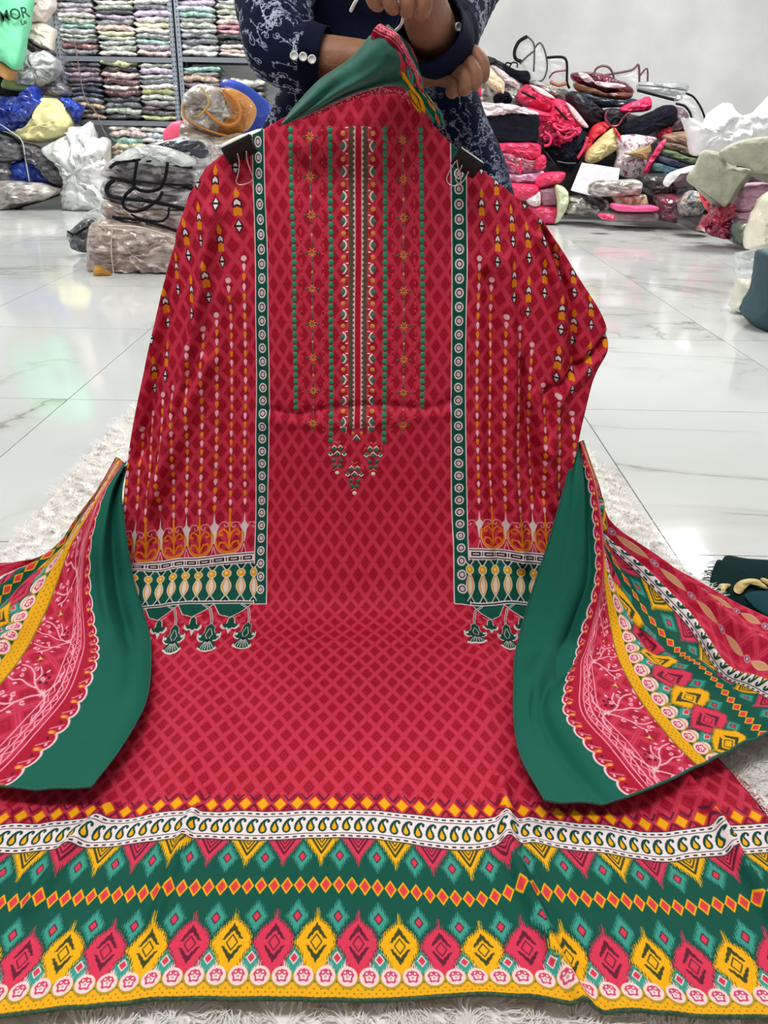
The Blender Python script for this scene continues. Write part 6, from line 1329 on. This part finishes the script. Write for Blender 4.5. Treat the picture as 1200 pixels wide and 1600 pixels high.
H('ribbon', 'white cloth ribbon hanging in the heap left of grey linen', 'cloth', [(1036, 286), (1044, 272), (1062, 264), (1086, 258), (1088, 266), (1066, 270), (1052, 278), (1044, 292)], 6.85, mat('white_ribbon', (240, 240, 240), .6), th=.05, wr=.004)
H('magazine', 'beige and gold booklet above the bright pink strip', 'book', [(956, 306), (1008, 304), (1012, 320), (1000, 323), (962, 320)], 6.95, mat('beige_cover', (206, 196, 170), .4, (120, 104, 70), 20, coat=.4), th=.12, sharp=True, p=6, wr=.003)
H('book', 'bright pink flat-edged book in the heap\'s bottom layer', 'book', [(958, 318), (990, 322), (1022, 321), (1024, 328), (990, 330), (960, 328)], 6.9, mat('bright_pink_cover', (240, 90, 150), .35), th=.2, p=6, wr=.002)
H('vinyl_packet', 'grey-mauve flat packet on the floor beneath the bright pink book', 'packet', [(946, 331), (984, 331), (1020, 331), (1021, 344), (984, 345), (948, 343)], 6.95, mat('grey_mauve', (150, 140, 140), .35, (120, 108, 110), 6, coat=.5), th=.3, p=6, wr=.003)
H('vinyl_bag', 'black-edged striped bag left of the bright pink book', 'bag', [(918, 306), (940, 306), (956, 312), (960, 326), (946, 332), (930, 320)], 7.0, mat('striped_dark', (48, 44, 48), .4, (190, 176, 160), 14, lo=.55, hi=.6), th=.2)
H('pink_pouch', 'small pink pouch on the floor left of the grey-mauve packet', 'pouch', [(934, 334), (950, 334), (960, 338), (958, 344), (940, 342)], 6.8, M_hp, th=.12)
H('vinyl_bag', 'maroon clear bag on the floor right of the pink book', 'bag', [(1024, 306), (1050, 304), (1068, 308), (1066, 330), (1060, 346), (1036, 346), (1022, 340), (1026, 322)], 6.95, plastic('maroon_clear', (150, 60, 84), (96, 70, 78), .25, 12), th=.3, wr=.03)
H('cloth_bundle', 'round blue and tan knotted bundle near the heap\'s right foot', 'bundle', [(1062, 322), (1066, 308), (1080, 298), (1092, 304), (1098, 318), (1092, 332), (1076, 338), (1064, 332)], 6.8, mat('blue_tan', (84, 104, 122), .5, (178, 158, 140), 24, coat=.5, lo=.42, hi=.6, bump=.8), wr=.04, th=.26)
H('cushion', 'plain dark grey cushion on the floor under the blue-tan bundle', 'cushion', [(1060, 346), (1074, 338), (1094, 332), (1104, 342), (1102, 362), (1084, 360)], 6.8, mat('dark_grey_cloth', (96, 92, 94), .7, (84, 80, 82), 5), th=.24)
H('strap', 'coral pink flap hanging below the grey linen', 'strap', [(1093, 300), (1102, 303), (1112, 322), (1116, 334), (1104, 328), (1096, 314)], 6.65, mat('coral', (226, 62, 86), .5), th=.08)
H('plastic_bag', 'knotted crimson translucent carrier bag on the floor below grey linen', 'bag', [(1096, 352), (1104, 340), (1112, 334), (1110, 322), (1128, 326), (1144, 316), (1146, 332), (1138, 344), (1140, 360), (1136, 374), (1112, 370), (1100, 362)], 6.5, plastic('crimson_film', (176, 16, 70), (120, 10, 50), .2, 8), th=.26, wr=.05)
H('vinyl_packet', 'grey-green clear packet on the floor right of crimson carrier', 'packet', [(1137, 356), (1146, 346), (1168, 344), (1174, 356), (1172, 374), (1160, 383), (1140, 376)], 6.45, plastic('grey_green', (150, 164, 154), (90, 96, 90), .2, 10), th=.3, wr=.02)
for i, (nm, pts) in enumerate((('mauve folded garment, uppermost of the pile under grey linen', [(1152, 296), (1172, 288), (1200, 286), (1215, 300), (1196, 306), (1158, 312)]), ('mauve folded garment, middle of the pile under grey linen', [(1148, 310), (1168, 304), (1196, 306), (1200, 318), (1180, 326), (1146, 328)]), ('pale mauve folded garment, lowest of the pile under grey linen', [(1142, 332), (1160, 328), (1184, 328), (1182, 340), (1160, 344), (1142, 344)]))):
    H('folded_garment', nm, 'clothing', pts, 6.6, M_mau, th=.3, p=4, seed=50+i)
H('pink_pouch', 'deep pink pouch at the right edge under grey linen', 'pouch', [(1190, 300), (1212, 294), (1230, 310), (1220, 330), (1196, 322)], 6.5, M_dp, th=.2)
M_lin = mat('grey_linen', (176, 176, 160), .85, (160, 160, 144), 14, bump=.35, bscale=50, sheen=.2)
r = TR('linen_cloth', 'grey-beige linen fabric folded in layers over the heap\'s right side', 'cloth', 6.5, (1130, 330), R)
puff('fold_layer', [(1078, 284), (1100, 236), (1130, 240), (1158, 268), (1180, 266), (1140, 322), (1134, 330), (1110, 318)], 6.56, .10, M_lin, r, sharp=True, wr=.006)
puff('fold_layer', [(1073, 281), (1086, 258), (1096, 238), (1106, 234), (1124, 238), (1136, 254), (1150, 262), (1170, 266), (1152, 292), (1134, 322), (1126, 319), (1098, 298)], 6.42, .12, M_lin, r, wr=.010, n=70)
puff('fold_layer', [(1124, 238), (1146, 224), (1168, 217), (1204, 213), (1250, 216), (1250, 262), (1190, 271), (1168, 262), (1146, 258), (1132, 250)], 6.34, .12, M_lin, r, wr=.010)
puff('fold_layer', [(1150, 262), (1172, 264), (1200, 272), (1250, 270), (1250, 284), (1200, 286), (1172, 274)], 6.48, .10, M_lin, r, wr=.006)
M_wc = mat('white_muslin', (246, 247, 248), .8, (230, 233, 236), 8, bump=.5, bscale=10, sheen=.2)
H('muslin_cloth', 'bright white rumpled cloth thrown over the heap\'s right shoulder', 'cloth', [(1066, 184), (1072, 196), (1098, 194), (1112, 176), (1124, 168), (1140, 161), (1148, 172), (1160, 184), (1172, 192), (1170, 214), (1140, 226), (1122, 238), (1100, 236), (1084, 244), (1076, 232), (1072, 212)], 6.9, M_wc, th=.3, wr=.03, wf=5, n=90, rings=14)
H('muslin_cloth', 'second white rumpled cloth rising at the right edge by the wall', 'cloth', [(1156, 186), (1176, 178), (1194, 160), (1210, 146), (1260, 140), (1260, 216), (1200, 216), (1168, 214)], 7.0, M_wc, th=.3, wr=.03, wf=5, seed=5)
DMAP[0] = None
T('plastic_bag', 'large cream bag leaning in at the right edge', 'bag', [(1172, 346), (1182, 326), (1200, 302), (1260, 280), (1290, 380), (1230, 392), (1190, 390), (1164, 386)], 5.9, .35, plastic('cream_film', (238, 234, 214), (222, 216, 190), .35, 5), wr=.03)
T('plastic_wrap', 'clear crinkled wrap at right edge between cream bags', 'plastic', [(1148, 402), (1160, 392), (1210, 392), (1220, 432), (1180, 436), (1150, 430)], 4.9, .12, clear('crinkle', alpha=.35, bump=1.0), wr=.03)
T('plastic_bag', 'small ivory packet standing left of the teal bag', 'bag', [(1154, 438), (1166, 436), (1200, 442), (1220, 450), (1220, 500), (1176, 494), (1143, 482), (1148, 466)], 4.05, .14, plastic('ivory_film', (232, 230, 214), (214, 210, 190), .3, 6, .4), wr=.010, p=4)
T('fabric_bag', 'dark teal soft bag on the floor at the right edge', 'bag', [(1166, 494), (1168, 480), (1182, 448), (1188, 402), (1194, 392), (1240, 390), (1300, 400), (1300, 545), (1240, 536), (1196, 522)], 3.75, .3, mat('teal_canvas', (44, 78, 88), .6, (36, 66, 78), 5, bump=.2), wr=.012, p=4)
# dark velvet offcut with gold embroidery, flat on the floor
vel = empty('velvet_cloth', tuple(hZ(1170, 925, 0)), 'dark green velvet offcut with gold embroidery and frayed edge on tiles', 'cloth')
OUTV = [(1110, 912), (1114, 890), (1121, 876), (1127, 878), (1136, 869), (1168, 874), (1260, 884), (1330, 930), (1330, 1010), (1240, 990), (1200, 968), (1160, 946), (1126, 928)]
Bv = catmull([hZ(x, y, .004) for x, y in OUTV], 4, True); n = len(Bv); c = sum(Bv, Vector())/n; V = []
for q, z in ((1, 0), (1, .006), (.8, .012), (.5, .014), (.2, .012)):
    for b_ in Bv: p = c+(b_-c)*q; V.append((p.x, p.y, z+(mn.noise(p*14)*.006 if q < 1 else 0)))
V.append((c.x, c.y, .013)); Fc = gridf(5, n, True)+[(4*n+i, 4*n+(i+1) % n, 5*n) for i in range(n)]
mk('velvet', V, Fc, mat('dark_green_velvet', (6, 34, 34), .9, (8, 40, 40), 9, spec=.1, bump=.2), vel)
M_gold = mat('gold_thread', (226, 204, 140), .5, (190, 160, 90), 60, bump=.4)
def flatz(name, pts, z, m, par):
    P = catmull([hZ(x, y, z) for x, y in pts], 3, True); c = sum(P, Vector())/len(P); n = len(P)
    V = [tuple(p) for p in P]+[(p.x*.9+c.x*.1, p.y*.9+c.y*.1, z+.004) for p in P]+[(c.x, c.y, z+.005)]
    return mk(name, V, [(i, (i+1) % n, n+(i+1) % n, n+i) for i in range(n)]+[(n+i, n+(i+1) % n, 2*n) for i in range(n)], m, par)
flatz('gold_leaf', [(1122, 916), (1128, 914), (1142, 915), (1136, 919), (1132, 925), (1126, 926), (1126, 920)], .016, M_gold, vel)
flatz('gold_leaf', [(1146, 922), (1150, 912), (1166, 906), (1184, 907), (1194, 914), (1200, 920), (1186, 918), (1176, 913), (1164, 915), (1162, 924), (1154, 928)], .016, M_gold, vel)
flatz('gold_leaf', [(1188, 905), (1200, 908), (1214, 916), (1200, 914)], .016, M_gold, vel)
flatz('teal_facing', [(1164, 928), (1196, 924), (1240, 930), (1300, 950), (1240, 976), (1200, 962), (1176, 946)], .017, mat('teal_velvet', (20, 64, 70), .9, spec=.1), vel)
fr = []
for i in range(26):
    x = 1112+rnd.uniform(-3, 16); y = 912-(x-1112)*1.6+rnd.uniform(-14, 8); a = hZ(x, y, .006); fr.append(tubev([a, a+Vector((-.012, .003, .002)), a+Vector((-.026, rnd.uniform(-.006, .006), .001))], .0006, 3))
stf(mk('frayed_threads', *join(fr), mat('dark_thread', (20, 50, 50), .8), vel))
# thin clear plastic film spread over the far tiles
M_film = mat('floor_film', (240, 242, 242), .05, alpha=.10, bump=.8, bscale=5, coat=1.0, spec=1)
def film(label, x0, x1, y0, y1, sd):
    nx, ny = 60, 70; V = []
    for i in range(nx):
        for j in range(ny):
            x = x0+(x1-x0)*i/(nx-1)+mn.noise(Vector((j*.15, sd, 0)))*.1; y = y0+(y1-y0)*j/(ny-1)+mn.noise(Vector((i*.15, sd, 4)))*.1
            V.append((x, y, .006+.016*abs(mn.noise(Vector((x*2.2, y*3.0, sd))))+.006*abs(mn.noise(Vector((x*7, y*9, sd))))))
    return tag(mk('plastic_film', V, gridf(nx, ny), M_film), label, 'plastic')
film('thin crinkled clear plastic film spread on far tiles at right', .9, 3.0, 4.3, 6.6, 1)
film('thin crinkled clear plastic film spread on far tiles at left', -2.9, -1.7, 4.4, 6.4, 7)
# ceiling lamps that light the room
k = 0
for (lx, ly, nm) in ((-.4, .3, 'above the garment'), (-2.4, 3.6, 'mid-left'), (1.9, 3.4, 'mid-right'), (-2.2, 7.2, 'far left by the shelving'), (2.4, 7.0, 'far right by the heap')):
    r = empty('ceiling_lamp', (lx, ly, ZC), 'flat white ceiling lamp panel, '+nm, 'lamp')
    box('lamp_housing', (lx-.65, lx+.65, ly-.27, ly+.27, ZC-.06, ZC-.001), mat('lamp_white', (240, 240, 238), .5), r, .004)
    box('diffuser', (lx-.62, lx+.62, ly-.24, ly+.24, ZC-.066, ZC-.061), M_lamp, r)
